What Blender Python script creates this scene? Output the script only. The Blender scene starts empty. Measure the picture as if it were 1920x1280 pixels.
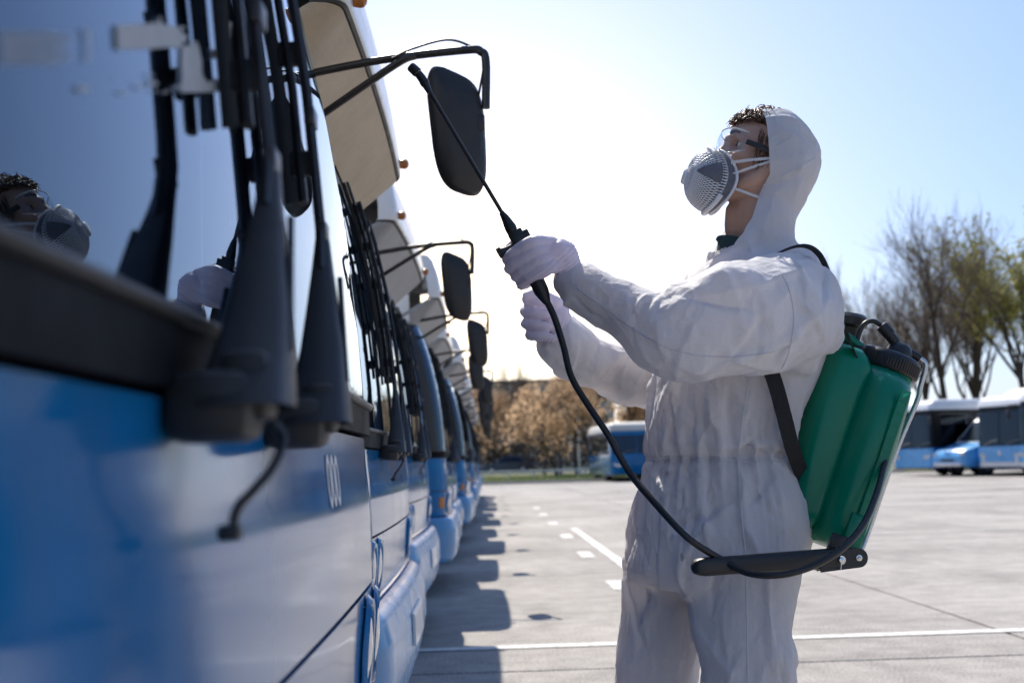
import bpy, bmesh, math, random
import numpy as np
from mathutils import Vector, Matrix, Euler

# ------------------------------------------------------------------ camera, sky, sun, exposure
SC = bpy.context.scene
COL = SC.collection
FPX = 2500.0                                   # focal length in photo pixels (1920 wide)
CAMH = 1.04
ROLL, PITCH, YAW = 0.030, math.atan(226.7 / FPX), math.atan(46.8 / FPX)
cam_data = bpy.data.cameras.new('camera')
cam = bpy.data.objects.new('camera', cam_data)
COL.objects.link(cam)
SC.camera = cam
CROT = (Matrix.Rotation(-YAW, 3, 'Z') @ Matrix.Rotation(math.pi / 2 + PITCH, 3, 'X') @ Matrix.Rotation(-ROLL, 3, 'Z'))
CPOS = Vector((0.0, 0.0, CAMH))
cam.matrix_world = Matrix.Translation(CPOS) @ CROT.to_4x4()
cam_data.sensor_width = 36.0
cam_data.lens = 36.0 * FPX / 1920.0
cam_data.clip_start = 0.02
cam_data.clip_end = 2000.0
cam_data.dof.use_dof = True
cam_data.dof.focus_distance = 2.86
cam_data.dof.aperture_fstop = 4.6
cam_data.dof.aperture_blades = 7

SUN_DIR = Vector((-0.19, 0.80, 1.0)).normalized()      # towards the sun
SUN_EL = math.asin(SUN_DIR.z)
SUN_AZ = math.atan2(SUN_DIR.x, SUN_DIR.y)              # from +Y, clockwise positive
world = bpy.data.worlds.new('World')
SC.world = world
world.use_nodes = True
wn, wl = world.node_tree.nodes, world.node_tree.links
wn.clear()
w_out = wn.new('ShaderNodeOutputWorld')
w_bg = wn.new('ShaderNodeBackground')
w_sky = wn.new('ShaderNodeTexSky')
w_sky.sky_type = 'NISHITA'
w_sky.sun_disc = False
w_sky.sun_elevation = SUN_EL
w_sky.sun_rotation = SUN_AZ
w_sky.altitude = 100.0
w_sky.air_density = 1.0
w_sky.dust_density = 0.8
w_sky.ozone_density = 1.5
w_bg.inputs['Strength'].default_value = 0.12
# pale spring haze over the clear-sky model: a little white-blue everywhere, plus an added low glow imitating lens flare
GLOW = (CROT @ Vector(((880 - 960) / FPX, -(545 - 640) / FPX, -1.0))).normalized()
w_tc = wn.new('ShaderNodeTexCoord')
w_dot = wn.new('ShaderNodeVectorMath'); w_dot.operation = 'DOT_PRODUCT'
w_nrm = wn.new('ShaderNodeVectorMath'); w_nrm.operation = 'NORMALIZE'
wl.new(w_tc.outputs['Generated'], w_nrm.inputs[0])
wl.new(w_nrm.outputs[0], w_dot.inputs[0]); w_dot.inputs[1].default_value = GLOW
w_mul = wn.new('ShaderNodeMix'); w_mul.data_type = 'RGBA'; w_mul.blend_type = 'MULTIPLY'; w_mul.inputs[0].default_value = 1
wl.new(w_sky.outputs[0], w_mul.inputs[6]); w_mul.inputs[7].default_value = (0.46, 0.47, 0.54, 1)
w_add = wn.new('ShaderNodeMix'); w_add.data_type = 'RGBA'; w_add.blend_type = 'ADD'; w_add.inputs[0].default_value = 1
wl.new(w_mul.outputs[2], w_add.inputs[6])
# haze scatters forward: strongest on the sun's side of the sky
w_ds = wn.new('ShaderNodeVectorMath'); w_ds.operation = 'DOT_PRODUCT'
wl.new(w_nrm.outputs[0], w_ds.inputs[0]); w_ds.inputs[1].default_value = SUN_DIR
w_mr = wn.new('ShaderNodeMapRange'); w_mr.inputs[1].default_value, w_mr.inputs[2].default_value = -0.7, 0.8
w_mr.inputs[3].default_value, w_mr.inputs[4].default_value = 0.16, 1.0
wl.new(w_ds.outputs['Value'], w_mr.inputs[0])
w_hz = wn.new('ShaderNodeMix'); w_hz.data_type = 'RGBA'; w_hz.blend_type = 'MULTIPLY'; w_hz.inputs[0].default_value = 1
w_hz.inputs[6].default_value = (0.50, 1.0, 2.05, 1); wl.new(w_mr.outputs[0], w_hz.inputs[7])
wl.new(w_hz.outputs[2], w_add.inputs[7])
last = w_add
for pw_, col_ in ((6, (0.55, 0.62, 0.7)), (22, (2.2, 1.55, 0.75)), (80, (3.6, 2.3, 0.6)), (420, (9.0, 6.2, 2.2))):  # flare glow painted into the sky, well below the real sun
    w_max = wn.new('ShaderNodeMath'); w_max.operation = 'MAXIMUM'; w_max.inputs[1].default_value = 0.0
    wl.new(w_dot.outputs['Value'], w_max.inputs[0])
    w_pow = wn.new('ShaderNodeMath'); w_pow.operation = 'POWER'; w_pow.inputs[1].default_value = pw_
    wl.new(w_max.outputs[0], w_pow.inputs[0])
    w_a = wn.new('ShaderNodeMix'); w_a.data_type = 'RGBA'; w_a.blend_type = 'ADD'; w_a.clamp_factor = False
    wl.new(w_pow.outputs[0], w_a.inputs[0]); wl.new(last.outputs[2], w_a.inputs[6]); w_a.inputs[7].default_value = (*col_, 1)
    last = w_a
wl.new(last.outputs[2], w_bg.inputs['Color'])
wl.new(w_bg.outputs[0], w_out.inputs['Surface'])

sun_data = bpy.data.lights.new('sun', 'SUN')
sun_data.energy = 4.2
sun_data.angle = math.radians(0.53)
sun_data.color = (1.0, 0.93, 0.82)
sun = bpy.data.objects.new('sun', sun_data)
COL.objects.link(sun)
sun.rotation_euler = SUN_DIR.to_track_quat('Z', 'Y').to_euler()
sun.location = (-4, 12, 18)

SC.view_settings.view_transform = 'Standard'
SC.view_settings.look = 'None'
SC.view_settings.exposure = 0.66
SC.view_settings.gamma = 1.0
SC.cycles.use_denoising = True
SC.cycles.use_adaptive_sampling = True
SC.cycles.adaptive_threshold = 0.03
SC.cycles.max_bounces = 7
SC.cycles.diffuse_bounces = 3
SC.cycles.glossy_bounces = 4
SC.cycles.transparent_max_bounces = 12
SC.cycles.sample_clamp_indirect = 6.0
SC.cycles.caustics_reflective = False
SC.cycles.caustics_refractive = False


# ------------------------------------------------------------------ helpers
def at(px, py, Y):
    """World point seen at photo pixel (px, py) on the upright plane at distance Y."""
    d = CROT @ Vector(((px - 960.0) / FPX, -(py - 640.0) / FPX, -1.0))
    return CPOS + d * (Y / d.y)


def tag(o, label=None, cat=None, group=None, kind=None):
    if label: o['label'] = label
    if cat: o['category'] = cat
    if group: o['group'] = group
    if kind: o['kind'] = kind
    return o


def empty(name, loc=(0, 0, 0), rz=0.0):
    o = bpy.data.objects.new(name, None)
    o.empty_display_size = 0.1
    COL.objects.link(o)
    o.location = loc
    o.rotation_euler = (0, 0, rz)
    return o


def copy_tree(o, parent=None):
    c = o.copy()
    COL.objects.link(c)
    c.parent = parent
    for ch in list(o.children):
        copy_tree(ch, c)
    return c


def smoothstep(a, b, x):
    t = np.clip((np.asarray(x, float) - a) / (b - a), 0, 1)
    return t * t * (3 - 2 * t)


def catmull(pts, n):
    """Resample a list of tuples (any dimension) with a Catmull-Rom spline, n steps a span."""
    P = [np.array(p, float) for p in pts]
    P = [2 * P[0] - P[1]] + P + [2 * P[-1] - P[-2]]
    out = []
    for i in range(1, len(P) - 2):
        for k in range(n):
            t = k / n
            out.append(0.5 * ((2 * P[i]) + (-P[i - 1] + P[i + 1]) * t + (2 * P[i - 1] - 5 * P[i] + 4 * P[i + 1] - P[i + 2]) * t * t
                              + (-P[i - 1] + 3 * P[i] - 3 * P[i + 1] + P[i + 2]) * t ** 3))
    out.append(P[-2])
    return out


class MB:
    """Collects shapes; build() links them as one mesh object."""

    def __init__(self):
        self.v, self.f = [], []

    def add(self, vs, fs):
        b = len(self.v)
        self.v += [tuple(map(float, p)) for p in vs]
        self.f += [tuple(i + b for i in f) for f in fs]
        return self

    def box(self, c, s, rot=None, bev=0.0):
        bm = bmesh.new()
        bmesh.ops.create_cube(bm, size=1.0)
        for q in bm.verts:
            q.co = Vector((q.co.x * s[0], q.co.y * s[1], q.co.z * s[2]))
        if bev > 0:
            bmesh.ops.bevel(bm, geom=list(bm.edges), offset=bev, segments=2, affect='EDGES', profile=0.5)
        M = Matrix.Translation(Vector(c))
        if rot is not None:
            M = M @ (rot.to_4x4() if isinstance(rot, Matrix) else Euler(rot).to_matrix().to_4x4())
        bm.transform(M)
        bm.verts.index_update()
        self.add([q.co for q in bm.verts], [[q.index for q in f.verts] for f in bm.faces])
        bm.free()
        return self

    def tube(self, path, r, n=8, cap=True, flat=1.0, up=None):
        """Tube along path; r a number or list; flat scales the second cross axis."""
        P = [Vector(p) for p in path]
        m = len(P)
        R = r if isinstance(r, (list, tuple)) else [r] * m
        vs, fs = [], []
        ref = Vector(up) if up is not None else None
        prev = None
        for i, p in enumerate(P):
            t = (P[min(i + 1, m - 1)] - P[max(i - 1, 0)])
            if t.length < 1e-9: t = Vector((0, 0, 1))
            t.normalize()
            if prev is None:
                a = ref if ref is not None else (Vector((0, 0, 1)) if abs(t.z) < 0.9 else Vector((1, 0, 0)))
            else:
                a = ref if ref is not None else prev
            u = a - t * a.dot(t)
            if u.length < 1e-6:
                u = t.orthogonal()
            u.normalize()
            w = t.cross(u)
            prev = u
            for k in range(n):
                an = 2 * math.pi * k / n
                vs.append(p + u * (math.cos(an) * R[i]) + w * (math.sin(an) * R[i] * flat))
        for i in range(m - 1):
            for k in range(n):
                a, b = i * n + k, i * n + (k + 1) % n
                fs.append((a, b, b + n, a + n))
        if cap:
            fs.append(tuple(reversed(range(n))))
            fs.append(tuple((m - 1) * n + k for k in range(n)))
        return self.add(vs, fs)

    def lathe(self, c, axis, prof, n=24, cap=True):
        """prof = [(distance along axis, radius)]"""
        ax = Vector(axis).normalized()
        u = ax.orthogonal().normalized()
        w = ax.cross(u)
        c = Vector(c)
        vs, fs = [], []
        for (h, r) in prof:
            for k in range(n):
                an = 2 * math.pi * k / n
                vs.append(c + ax * h + (u * math.cos(an) + w * math.sin(an)) * r)
        for i in range(len(prof) - 1):
            for k in range(n):
                a, b = i * n + k, i * n + (k + 1) % n
                fs.append((a, b, b + n, a + n))
        if cap:
            fs.append(tuple(reversed(range(n))))
            fs.append(tuple((len(prof) - 1) * n + k for k in range(n)))
        return self.add(vs, fs)

    def prism(self, poly, origin, ax, ay, depth):
        """Polygon (2D list) in plane origin+ax*u+ay*v, extruded by vector depth."""
        o, ax, ay, d = Vector(origin), Vector(ax), Vector(ay), Vector(depth)
        n = len(poly)
        vs = [o + ax * a + ay * b for a, b in poly] + [o + ax * a + ay * b + d for a, b in poly]
        fs = [tuple(reversed(range(n))), tuple(range(n, 2 * n))]
        fs += [(k, (k + 1) % n, (k + 1) % n + n, k + n) for k in range(n)]
        return self.add(vs, fs)

    def grid(self, rows):
        """rows of points -> quads"""
        m, n = len(rows), len(rows[0])
        vs = [p for r in rows for p in r]
        fs = [(i * n + k, i * n + k + 1, (i + 1) * n + k + 1, (i + 1) * n + k) for i in range(m - 1) for k in range(n - 1)]
        return self.add(vs, fs)

    def mesh(self, name, mat=None, smooth=False, sharp=40):
        me = bpy.data.meshes.new(name)
        me.from_pydata(self.v, [], self.f)
        if mat: me.materials.append(mat)
        me.validate()
        bm = bmesh.new(); bm.from_mesh(me)
        bmesh.ops.recalc_face_normals(bm, faces=list(bm.faces))
        if smooth:
            lim = math.radians(sharp)
            for f in bm.faces: f.smooth = True
            for e in bm.edges:
                if len(e.link_faces) == 2 and e.calc_face_angle(0) > lim: e.smooth = False
        bm.to_mesh(me); bm.free()
        return me

    def build(self, name, mat, parent=None, smooth=False, sharp=40):
        o = bpy.data.objects.new(name, self.mesh(name, mat, smooth, sharp))
        COL.objects.link(o)
        o.parent = parent
        return o


def link(name, me, parent=None):
    o = bpy.data.objects.new(name, me)
    COL.objects.link(o)
    o.parent = parent
    return o


# ------------------------------------------------------------------ materials
def nodes_of(m):
    m.use_nodes = True
    nt = m.node_tree
    return nt.nodes, nt.links, nt.nodes['Principled BSDF']


def mat(name, col, rough=0.5, metal=0.0, coat=0.0, vary=0.0, vscale=6.0, bump=0.0, bscale=40.0, spec=0.5,
        trans=0.0, rvary=0.0, sheen=0.0, coord='Object'):
    """Principled material with noise-driven colour, roughness and fine relief."""
    m = bpy.data.materials.new(name)
    n, l, p = nodes_of(m)
    p.inputs['Base Color'].default_value = (*col, 1)
    p.inputs['Roughness'].default_value = rough
    p.inputs['Metallic'].default_value = metal
    p.inputs['Coat Weight'].default_value = coat
    p.inputs['Coat Roughness'].default_value = 0.06
    p.inputs['Specular IOR Level'].default_value = spec
    p.inputs['Sheen Weight'].default_value = sheen
    tc = n.new('ShaderNodeTexCoord')
    if vary > 0 or rvary > 0:
        t = n.new('ShaderNodeTexNoise')
        t.inputs['Scale'].default_value = vscale
        t.inputs['Detail'].default_value = 8
        t.inputs['Roughness'].default_value = 0.65
        l.new(tc.outputs[coord], t.inputs['Vector'])
        if vary > 0:
            r = n.new('ShaderNodeMapRange')
            r.inputs[1].default_value, r.inputs[2].default_value = 0.3, 0.7
            r.inputs[3].default_value, r.inputs[4].default_value = 1 - vary, 1 + vary
            l.new(t.outputs[0], r.inputs[0])
            mx = n.new('ShaderNodeMix'); mx.data_type = 'RGBA'; mx.blend_type = 'MULTIPLY'
            mx.inputs[0].default_value = 1.0
            mx.inputs[6].default_value = (*col, 1)
            l.new(r.outputs[0], mx.inputs[7])
            l.new(mx.outputs[2], p.inputs['Base Color'])
        if rvary > 0:
            r2 = n.new('ShaderNodeMapRange')
            r2.inputs[1].default_value, r2.inputs[2].default_value = 0.3, 0.7
            r2.inputs[3].default_value, r2.inputs[4].default_value = max(0.02, rough - rvary), rough + rvary
            l.new(t.outputs[0], r2.inputs[0])
            l.new(r2.outputs[0], p.inputs['Roughness'])
    if bump > 0:
        t2 = n.new('ShaderNodeTexNoise')
        t2.inputs['Scale'].default_value = bscale
        t2.inputs['Detail'].default_value = 6
        l.new(tc.outputs[coord], t2.inputs['Vector'])
        b = n.new('ShaderNodeBump')
        b.inputs['Strength'].default_value = bump
        b.inputs['Distance'].default_value = 0.01
        l.new(t2.outputs[0], b.inputs['Height'])
        l.new(b.outputs[0], p.inputs['Normal'])
    if trans > 0:
        out = n['Material Output']
        tr = n.new('ShaderNodeBsdfTranslucent')
        tr.inputs['Color'].default_value = (*col, 1)
        ms = n.new('ShaderNodeMixShader')
        ms.inputs[0].default_value = trans
        l.new(p.outputs[0], ms.inputs[1]); l.new(tr.outputs[0], ms.inputs[2])
        l.new(ms.outputs[0], out.inputs['Surface'])
    return m


def glass_mat(name, tint=(0.75, 0.85, 0.9), ior=1.6, rough=0.0, dirt=0.0, power=4.2, boost=1.7):
    """Thin pane: Fresnel mirror over a tinted clear sheet."""
    m = bpy.data.materials.new(name)
    n, l, p = nodes_of(m)
    n.remove(p)
    out = n['Material Output']
    fr = n.new('ShaderNodeFresnel'); fr.inputs['IOR'].default_value = ior
    gl = n.new('ShaderNodeBsdfGlossy'); gl.inputs['Roughness'].default_value = rough
    gl.inputs['Color'].default_value = (0.66, 0.82, 1, 1)
    tr = n.new('ShaderNodeBsdfTransparent'); tr.inputs['Color'].default_value = (*tint, 1)
    geo = n.new('ShaderNodeNewGeometry')
    # both sides of the sheet reflect alike
    inv = n.new('ShaderNodeMath'); inv.operation = 'SUBTRACT'; inv.inputs[0].default_value = 1.0
    ms = n.new('ShaderNodeMixShader')
    lw = n.new('ShaderNodeLayerWeight'); lw.inputs['Blend'].default_value = 0.5
    # Schlick from facing so that back faces behave too
    pw = n.new('ShaderNodeMath'); pw.operation = 'POWER'; pw.inputs[1].default_value = power
    l.new(lw.outputs['Facing'], pw.inputs[0])
    mr = n.new('ShaderNodeMapRange')
    f0 = ((ior - 1) / (ior + 1)) ** 2 * boost
    mr.inputs[3].default_value, mr.inputs[4].default_value = f0, 1.0
    l.new(pw.outputs[0], mr.inputs[0])
    l.new(mr.outputs[0], ms.inputs[0])
    l.new(tr.outputs[0], ms.inputs[1]); l.new(gl.outputs[0], ms.inputs[2])
    last = ms
    if dirt > 0:
        tc = n.new('ShaderNodeTexCoord')
        t = n.new('ShaderNodeTexNoise'); t.inputs['Scale'].default_value = 3.0; t.inputs['Detail'].default_value = 10
        t.inputs['Roughness'].default_value = 0.7
        l.new(tc.outputs['Object'], t.inputs['Vector'])
        r = n.new('ShaderNodeMapRange'); r.inputs[1].default_value, r.inputs[2].default_value = 0.35, 0.8
        r.inputs[3].default_value, r.inputs[4].default_value = 0.0, dirt
        l.new(t.outputs[0], r.inputs[0])
        df = n.new('ShaderNodeBsdfDiffuse'); df.inputs['Color'].default_value = (0.45, 0.43, 0.4, 1)
        m2 = n.new('ShaderNodeMixShader')
        l.new(r.outputs[0], m2.inputs[0]); l.new(ms.outputs[0], m2.inputs[1]); l.new(df.outputs[0], m2.inputs[2])
        last = m2
    for x in (fr, geo, inv): n.remove(x)
    l.new(last.outputs[0], out.inputs['Surface'])
    return m



def grime(m, amt, scale=(9, 9, .9), col=(0.20, 0.19, 0.17)):
    """Run-off streaks of dust over a finished paint."""
    n, l, p = m.node_tree.nodes, m.node_tree.links, m.node_tree.nodes['Principled BSDF']
    src = p.inputs['Base Color'].links[0].from_socket
    tc = n.new('ShaderNodeTexCoord'); mp = n.new('ShaderNodeMapping'); mp.inputs['Scale'].default_value = scale
    l.new(tc.outputs['Object'], mp.inputs[0])
    t = n.new('ShaderNodeTexNoise'); t.inputs['Scale'].default_value = 1.0; t.inputs['Detail'].default_value = 9; t.inputs['Roughness'].default_value = .7
    l.new(mp.outputs[0], t.inputs['Vector'])
    r = n.new('ShaderNodeMapRange'); r.inputs[1].default_value, r.inputs[2].default_value = .48, .78
    r.inputs[3].default_value, r.inputs[4].default_value = 0, amt
    l.new(t.outputs[0], r.inputs[0])
    mx = n.new('ShaderNodeMix'); mx.data_type = 'RGBA'
    l.new(r.outputs[0], mx.inputs[0]); l.new(src, mx.inputs[6]); mx.inputs[7].default_value = (*col, 1)
    l.new(mx.outputs[2], p.inputs['Base Color'])


M = {}
M['paint'] = mat('bus_blue_paint', (0.003, 0.150, 0.37), 0.11, 0.0, 0.0, vary=0.15, vscale=2.2, rvary=0.04, spec=0.25)
M['paint_light'] = mat('bus_light_blue_paint', (0.10, 0.30, 0.56), 0.25, 0.0, 0.0, vary=0.1, vscale=3.0, rvary=0.08)
grime(M['paint'], .22); grime(M['paint_light'], .3)
M['black'] = mat('black_rubber', (0.022, 0.021, 0.021), 0.5, vary=0.3, vscale=9, rvary=0.12)
M['blackmetal'] = mat('black_coated_steel', (0.03, 0.027, 0.026), 0.36, 0.0, vary=0.35, vscale=12, rvary=0.12)
M['rubber'] = mat('sill_rubber', (0.004, 0.004, 0.005), 0.6, vary=0.3, vscale=9, rvary=0.1, spec=0.08)
M['grey'] = mat('grey_plastic', (0.16, 0.16, 0.17), 0.5, vary=0.2, vscale=7)
M['cream'] = mat('cream_fascia_paint', (0.46, 0.37, 0.26), 0.5, vary=0.14, vscale=5, bump=0.15, bscale=60)
M['palegrey'] = mat('pale_grey_soffit', (0.30, 0.31, 0.33), 0.5, vary=0.12, vscale=5)
M['white'] = mat('white_paint', (0.74, 0.74, 0.73), 0.3, 0.0, 0.3, vary=0.06, vscale=2.5, rvary=0.08)
M['number'] = mat('white_vinyl_number', (0.78, 0.78, 0.78), 0.45, vary=0.08, vscale=20)
M['glass'] = glass_mat('windscreen_glass', (0.09, 0.15, 0.23), 1.5, dirt=0.006, power=4.6, boost=1.3)
M['sideglass'] = glass_mat('tinted_side_glass', (0.16, 0.18, 0.2), 1.5, dirt=0.0, boost=1.0)
M['interior'] = mat('bus_interior_dark', (0.035, 0.037, 0.042), 0.7, vary=0.3, vscale=4)
M['chrome'] = mat('bright_steel', (0.72, 0.72, 0.72), 0.18, 1.0, rvary=0.08, vscale=20)
M['mirrorglass'] = mat('mirror_silver', (0.85, 0.86, 0.88), 0.02, 1.0)
M['paper'] = mat('peeling_sticker_paper', (0.90, 0.89, 0.86), 0.75, vary=0.12, vscale=40, trans=0.45)
M['tyre'] = mat('tyre_rubber', (0.02, 0.02, 0.021), 0.8, vary=0.25, vscale=12)
M['amber'] = mat('amber_lens', (0.40, 0.14, 0.03), 0.25)
M['redlens'] = mat('red_lens', (0.5, 0.03, 0.02), 0.2)
M['clearlens'] = mat('headlight_lens', (0.55, 0.58, 0.62), 0.08, 0.3, 0.5)
M['seat'] = mat('bus_seat_fabric', (0.03, 0.05, 0.12), 0.8, vary=0.3, vscale=20)


# ------------------------------------------------------------------ ground, slabs, markings
def asphalt(name, base, spread, joint=False):
    m = bpy.data.materials.new(name)
    n, l, p = nodes_of(m)
    geo = n.new('ShaderNodeNewGeometry')
    big = n.new('ShaderNodeTexNoise'); big.inputs['Scale'].default_value = 0.35; big.inputs['Detail'].default_value = 6
    mid = n.new('ShaderNodeTexNoise'); mid.inputs['Scale'].default_value = 5.0; mid.inputs['Detail'].default_value = 8
    fine = n.new('ShaderNodeTexVoronoi'); fine.inputs['Scale'].default_value = 60.0
    spk = n.new('ShaderNodeTexNoise'); spk.inputs['Scale'].default_value = 75.0; spk.inputs['Detail'].default_value = 3
    for t in (big, mid, fine, spk): l.new(geo.outputs['Position'], t.inputs['Vector'])
    a = n.new('ShaderNodeMath'); a.operation = 'MULTIPLY_ADD'; a.inputs[1].default_value = 0.5
    l.new(big.outputs[0], a.inputs[0]); 
    b = n.new('ShaderNodeMath'); b.operation = 'MULTIPLY'; b.inputs[1].default_value = 0.35
    l.new(mid.outputs[0], b.inputs[0]); l.new(b.outputs[0], a.inputs[2])
    c = n.new('ShaderNodeMath'); c.operation = 'MULTIPLY_ADD'; c.inputs[1].default_value = 0.8
    l.new(spk.outputs[0], c.inputs[0]); l.new(a.outputs[0], c.inputs[2])
    ramp = n.new('ShaderNodeMapRange')
    ramp.inputs[1].default_value, ramp.inputs[2].default_value = 0.5, 1.15
    ramp.inputs[3].default_value, ramp.inputs[4].default_value = 1 - spread, 1 + spread
    l.new(c.outputs[0], ramp.inputs[0])
    mx = n.new('ShaderNodeMix'); mx.data_type = 'RGBA'; mx.blend_type = 'MULTIPLY'; mx.inputs[0].default_value = 1
    mx.inputs[6].default_value = (*base, 1)
    l.new(ramp.outputs[0], mx.inputs[7])
    # light stone chips in the surface
    chip = n.new('ShaderNodeMapRange'); chip.inputs[1].default_value, chip.inputs[2].default_value = 0.0, 0.28
    chip.inputs[3].default_value, chip.inputs[4].default_value = 0.55, 0.0
    l.new(fine.outputs['Distance'], chip.inputs[0])
    sel = n.new('ShaderNodeMath'); sel.operation = 'GREATER_THAN'; sel.inputs[1].default_value = 0.7
    sep = n.new('ShaderNodeSeparateColor'); l.new(fine.outputs['Color'], sep.inputs[0]); l.new(sep.outputs[0], sel.inputs[0])
    mu = n.new('ShaderNodeMath'); mu.operation = 'MULTIPLY'; l.new(chip.outputs[0], mu.inputs[0]); l.new(sel.outputs[0], mu.inputs[1])
    mx2 = n.new('ShaderNodeMix'); mx2.data_type = 'RGBA'
    l.new(mu.outputs[0], mx2.inputs[0]); l.new(mx.outputs[2], mx2.inputs[6])
    mx2.inputs[7].default_value = (0.62, 0.58, 0.53, 1)
    l.new(mx2.outputs[2], p.inputs['Base Color'])
    # oil stains and tyre-darkened patches
    st = n.new('ShaderNodeTexNoise'); st.inputs['Scale'].default_value = 0.55; st.inputs['Detail'].default_value = 9; st.inputs['Roughness'].default_value = .6
    mpn = n.new('ShaderNodeMapping'); mpn.inputs['Scale'].default_value = (1.6, .55, 1)
    l.new(geo.outputs['Position'], mpn.inputs[0]); l.new(mpn.outputs[0], st.inputs['Vector'])
    sr = n.new('ShaderNodeMapRange'); sr.inputs[1].default_value, sr.inputs[2].default_value = .52, .70
    sr.inputs[3].default_value, sr.inputs[4].default_value = 1.0, .70
    l.new(st.outputs[0], sr.inputs[0])
    mx3 = n.new('ShaderNodeMix'); mx3.data_type = 'RGBA'; mx3.blend_type = 'MULTIPLY'; mx3.inputs[0].default_value = 1
    l.new(mx2.outputs[2], mx3.inputs[6]); l.new(sr.outputs[0], mx3.inputs[7]); l.new(mx3.outputs[2], p.inputs['Base Color'])
    p.inputs['Roughness'].default_value = 0.88
    bp = n.new('ShaderNodeBump'); bp.inputs['Strength'].default_value = 0.5; bp.inputs['Distance'].default_value = 0.006
    l.new(c.outputs[0], bp.inputs['Height']); l.new(bp.outputs[0], p.inputs['Normal'])
    return m


M['slab'] = asphalt('worn_pale_asphalt_concrete', (0.305, 0.282, 0.258), 0.85)
M['joint'] = mat('joint_filler', (0.055, 0.05, 0.045), 0.9, vary=0.3, vscale=5)


def line_mat():
    m = bpy.data.materials.new('worn_white_road_paint')
    n, l, p = nodes_of(m)
    geo = n.new('ShaderNodeNewGeometry')
    t = n.new('ShaderNodeTexNoise'); t.inputs['Scale'].default_value = 22; t.inputs['Detail'].default_value = 8
    t.inputs['Roughness'].default_value = 0.75
    l.new(geo.outputs['Position'], t.inputs['Vector'])
    r = n.new('ShaderNodeMapRange'); r.inputs[1].default_value, r.inputs[2].default_value = 0.36, 0.56
    l.new(t.outputs[0], r.inputs[0])
    mx = n.new('ShaderNodeMix'); mx.data_type = 'RGBA'
    mx.inputs[6].default_value = (0.36, 0.34, 0.31, 1); mx.inputs[7].default_value = (0.74, 0.73, 0.70, 1)
    l.new(r.outputs[0], mx.inputs[0]); l.new(mx.outputs[2], p.inputs['Base Color'])
    p.inputs['Roughness'].default_value = 0.8
    return m


M['line'] = line_mat()

ground = MB().grid([[(-700, -60, -0.012), (700, -60, -0.012)], [(-700, 1300, -0.012), (700, 1300, -0.012)]]).build('ground', M['slab'])
tag(ground, kind='structure')
# joints: the bed below the slabs is darker; slabs are separate plates with open joints
bed = MB().grid([[(-11, -4, -0.008), (38, -4, -0.008)], [(-11, 62, -0.008), (38, 62, -0.008)]]).build('joint_bed', M['joint'], ground)
rs = random.Random(4)
ANG = 0.006
XJ = [-10.6 + 4.5 * k for k in range(11)]
YJ = [-2.1 + 4.45 * k for k in range(15)]
for i in range(len(XJ) - 1):
    for j in range(len(YJ) - 1):
        x0, x1, y0, y1 = XJ[i], XJ[i + 1], YJ[j], YJ[j + 1]
        if x0 > 0.66 * y1 + 9 and j > 0:
            continue
        g = 0.011
        b = MB()
        dz = rs.uniform(-0.0015, 0.0015)
        nse = 6
        ring = []
        for (ax, ay, bx, by) in ((x0 + g, y0 + g, x1 - g, y0 + g), (x1 - g, y0 + g, x1 - g, y1 - g), (x1 - g, y1 - g, x0 + g, y1 - g), (x0 + g, y1 - g, x0 + g, y0 + g)):
            for k in range(nse):
                t = k / nse
                ring.append((ax + (bx - ax) * t + rs.uniform(-.005, .005), ay + (by - ay) * t + rs.uniform(-.005, .005) - ANG * 0))
        m_ = len(ring)
        cx, cy = (x0 + x1) / 2, (y0 + y1) / 2
        ins = [(cx + (p[0] - cx) * 0.996, cy + (p[1] - cy) * 0.996) for p in ring]
        vs = [(p[0], p[1], -0.0075) for p in ring] + [(p[0], p[1], dz - 0.004) for p in ring] + [(p[0], p[1], dz) for p in ins]
        fs = [(k, (k + 1) % m_, (k + 1) % m_ + m_, k + m_) for k in range(m_)] + [(k + m_, (k + 1) % m_ + m_, (k + 1) % m_ + 2 * m_, k + 2 * m_) for k in range(m_)]
        fs.append(tuple(range(2 * m_, 3 * m_)))
        b.add(vs, fs)
        b.build('slab', M['slab'], ground)


def marking(name, x0, y0, x1, y1, w, label, group=None):
    """Painted strip between two ground points."""
    a, c = Vector((x0, y0, 0)), Vector((x1, y1, 0))
    t = (c - a).normalized(); s = Vector((-t.y, t.x, 0)) * w / 2
    n = max(2, int((c - a).length / 0.25))
    r1, r2 = [], []
    for k in range(n + 1):
        p = a + (c - a) * (k / n)
        e1, e2 = rs.uniform(-.006, .006), rs.uniform(-.006, .006)
        r1.append(p + s * (1 + e1 / w * 2) + Vector((0, 0, .0055))); r2.append(p - s * (1 + e2 / w * 2) + Vector((0, 0, .0055)))
    o = MB().grid([r1, r2]).build(name, M['line'])
    tag(o, label, 'road marking', group)
    return o


marking('painted_line', -4.0, 7.62, 14, 7.78, 0.13, 'long white painted line crossing the lot behind the standing person')
marking('painted_line', 1.30, 10.6, 1.25, 20.8, 0.11, 'solid white painted line running away beside the dashes')
for k, (yy, ln, nm) in enumerate(((11.2, .8, 'nearest'), (14.9, .95, 'second nearest'), (18.6, .95, 'third nearest'), (22.6, .95, 'fourth nearest'), (26.5, .95, 'fifth nearest'), (30.4, .95, 'farthest'))):
    marking('painted_dash', 1.03 - .004 * k, yy - ln / 2, 1.03 - .004 * k, yy + ln / 2, 0.15, 'short white dash on the lot, %s of the dashed row' % nm, 'dashes of the broken line')
marking('painted_line', 3.4, 17.0, 9.0, 17.35, 0.10, 'faint short white line far right on the lot, behind the green tank')

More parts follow.
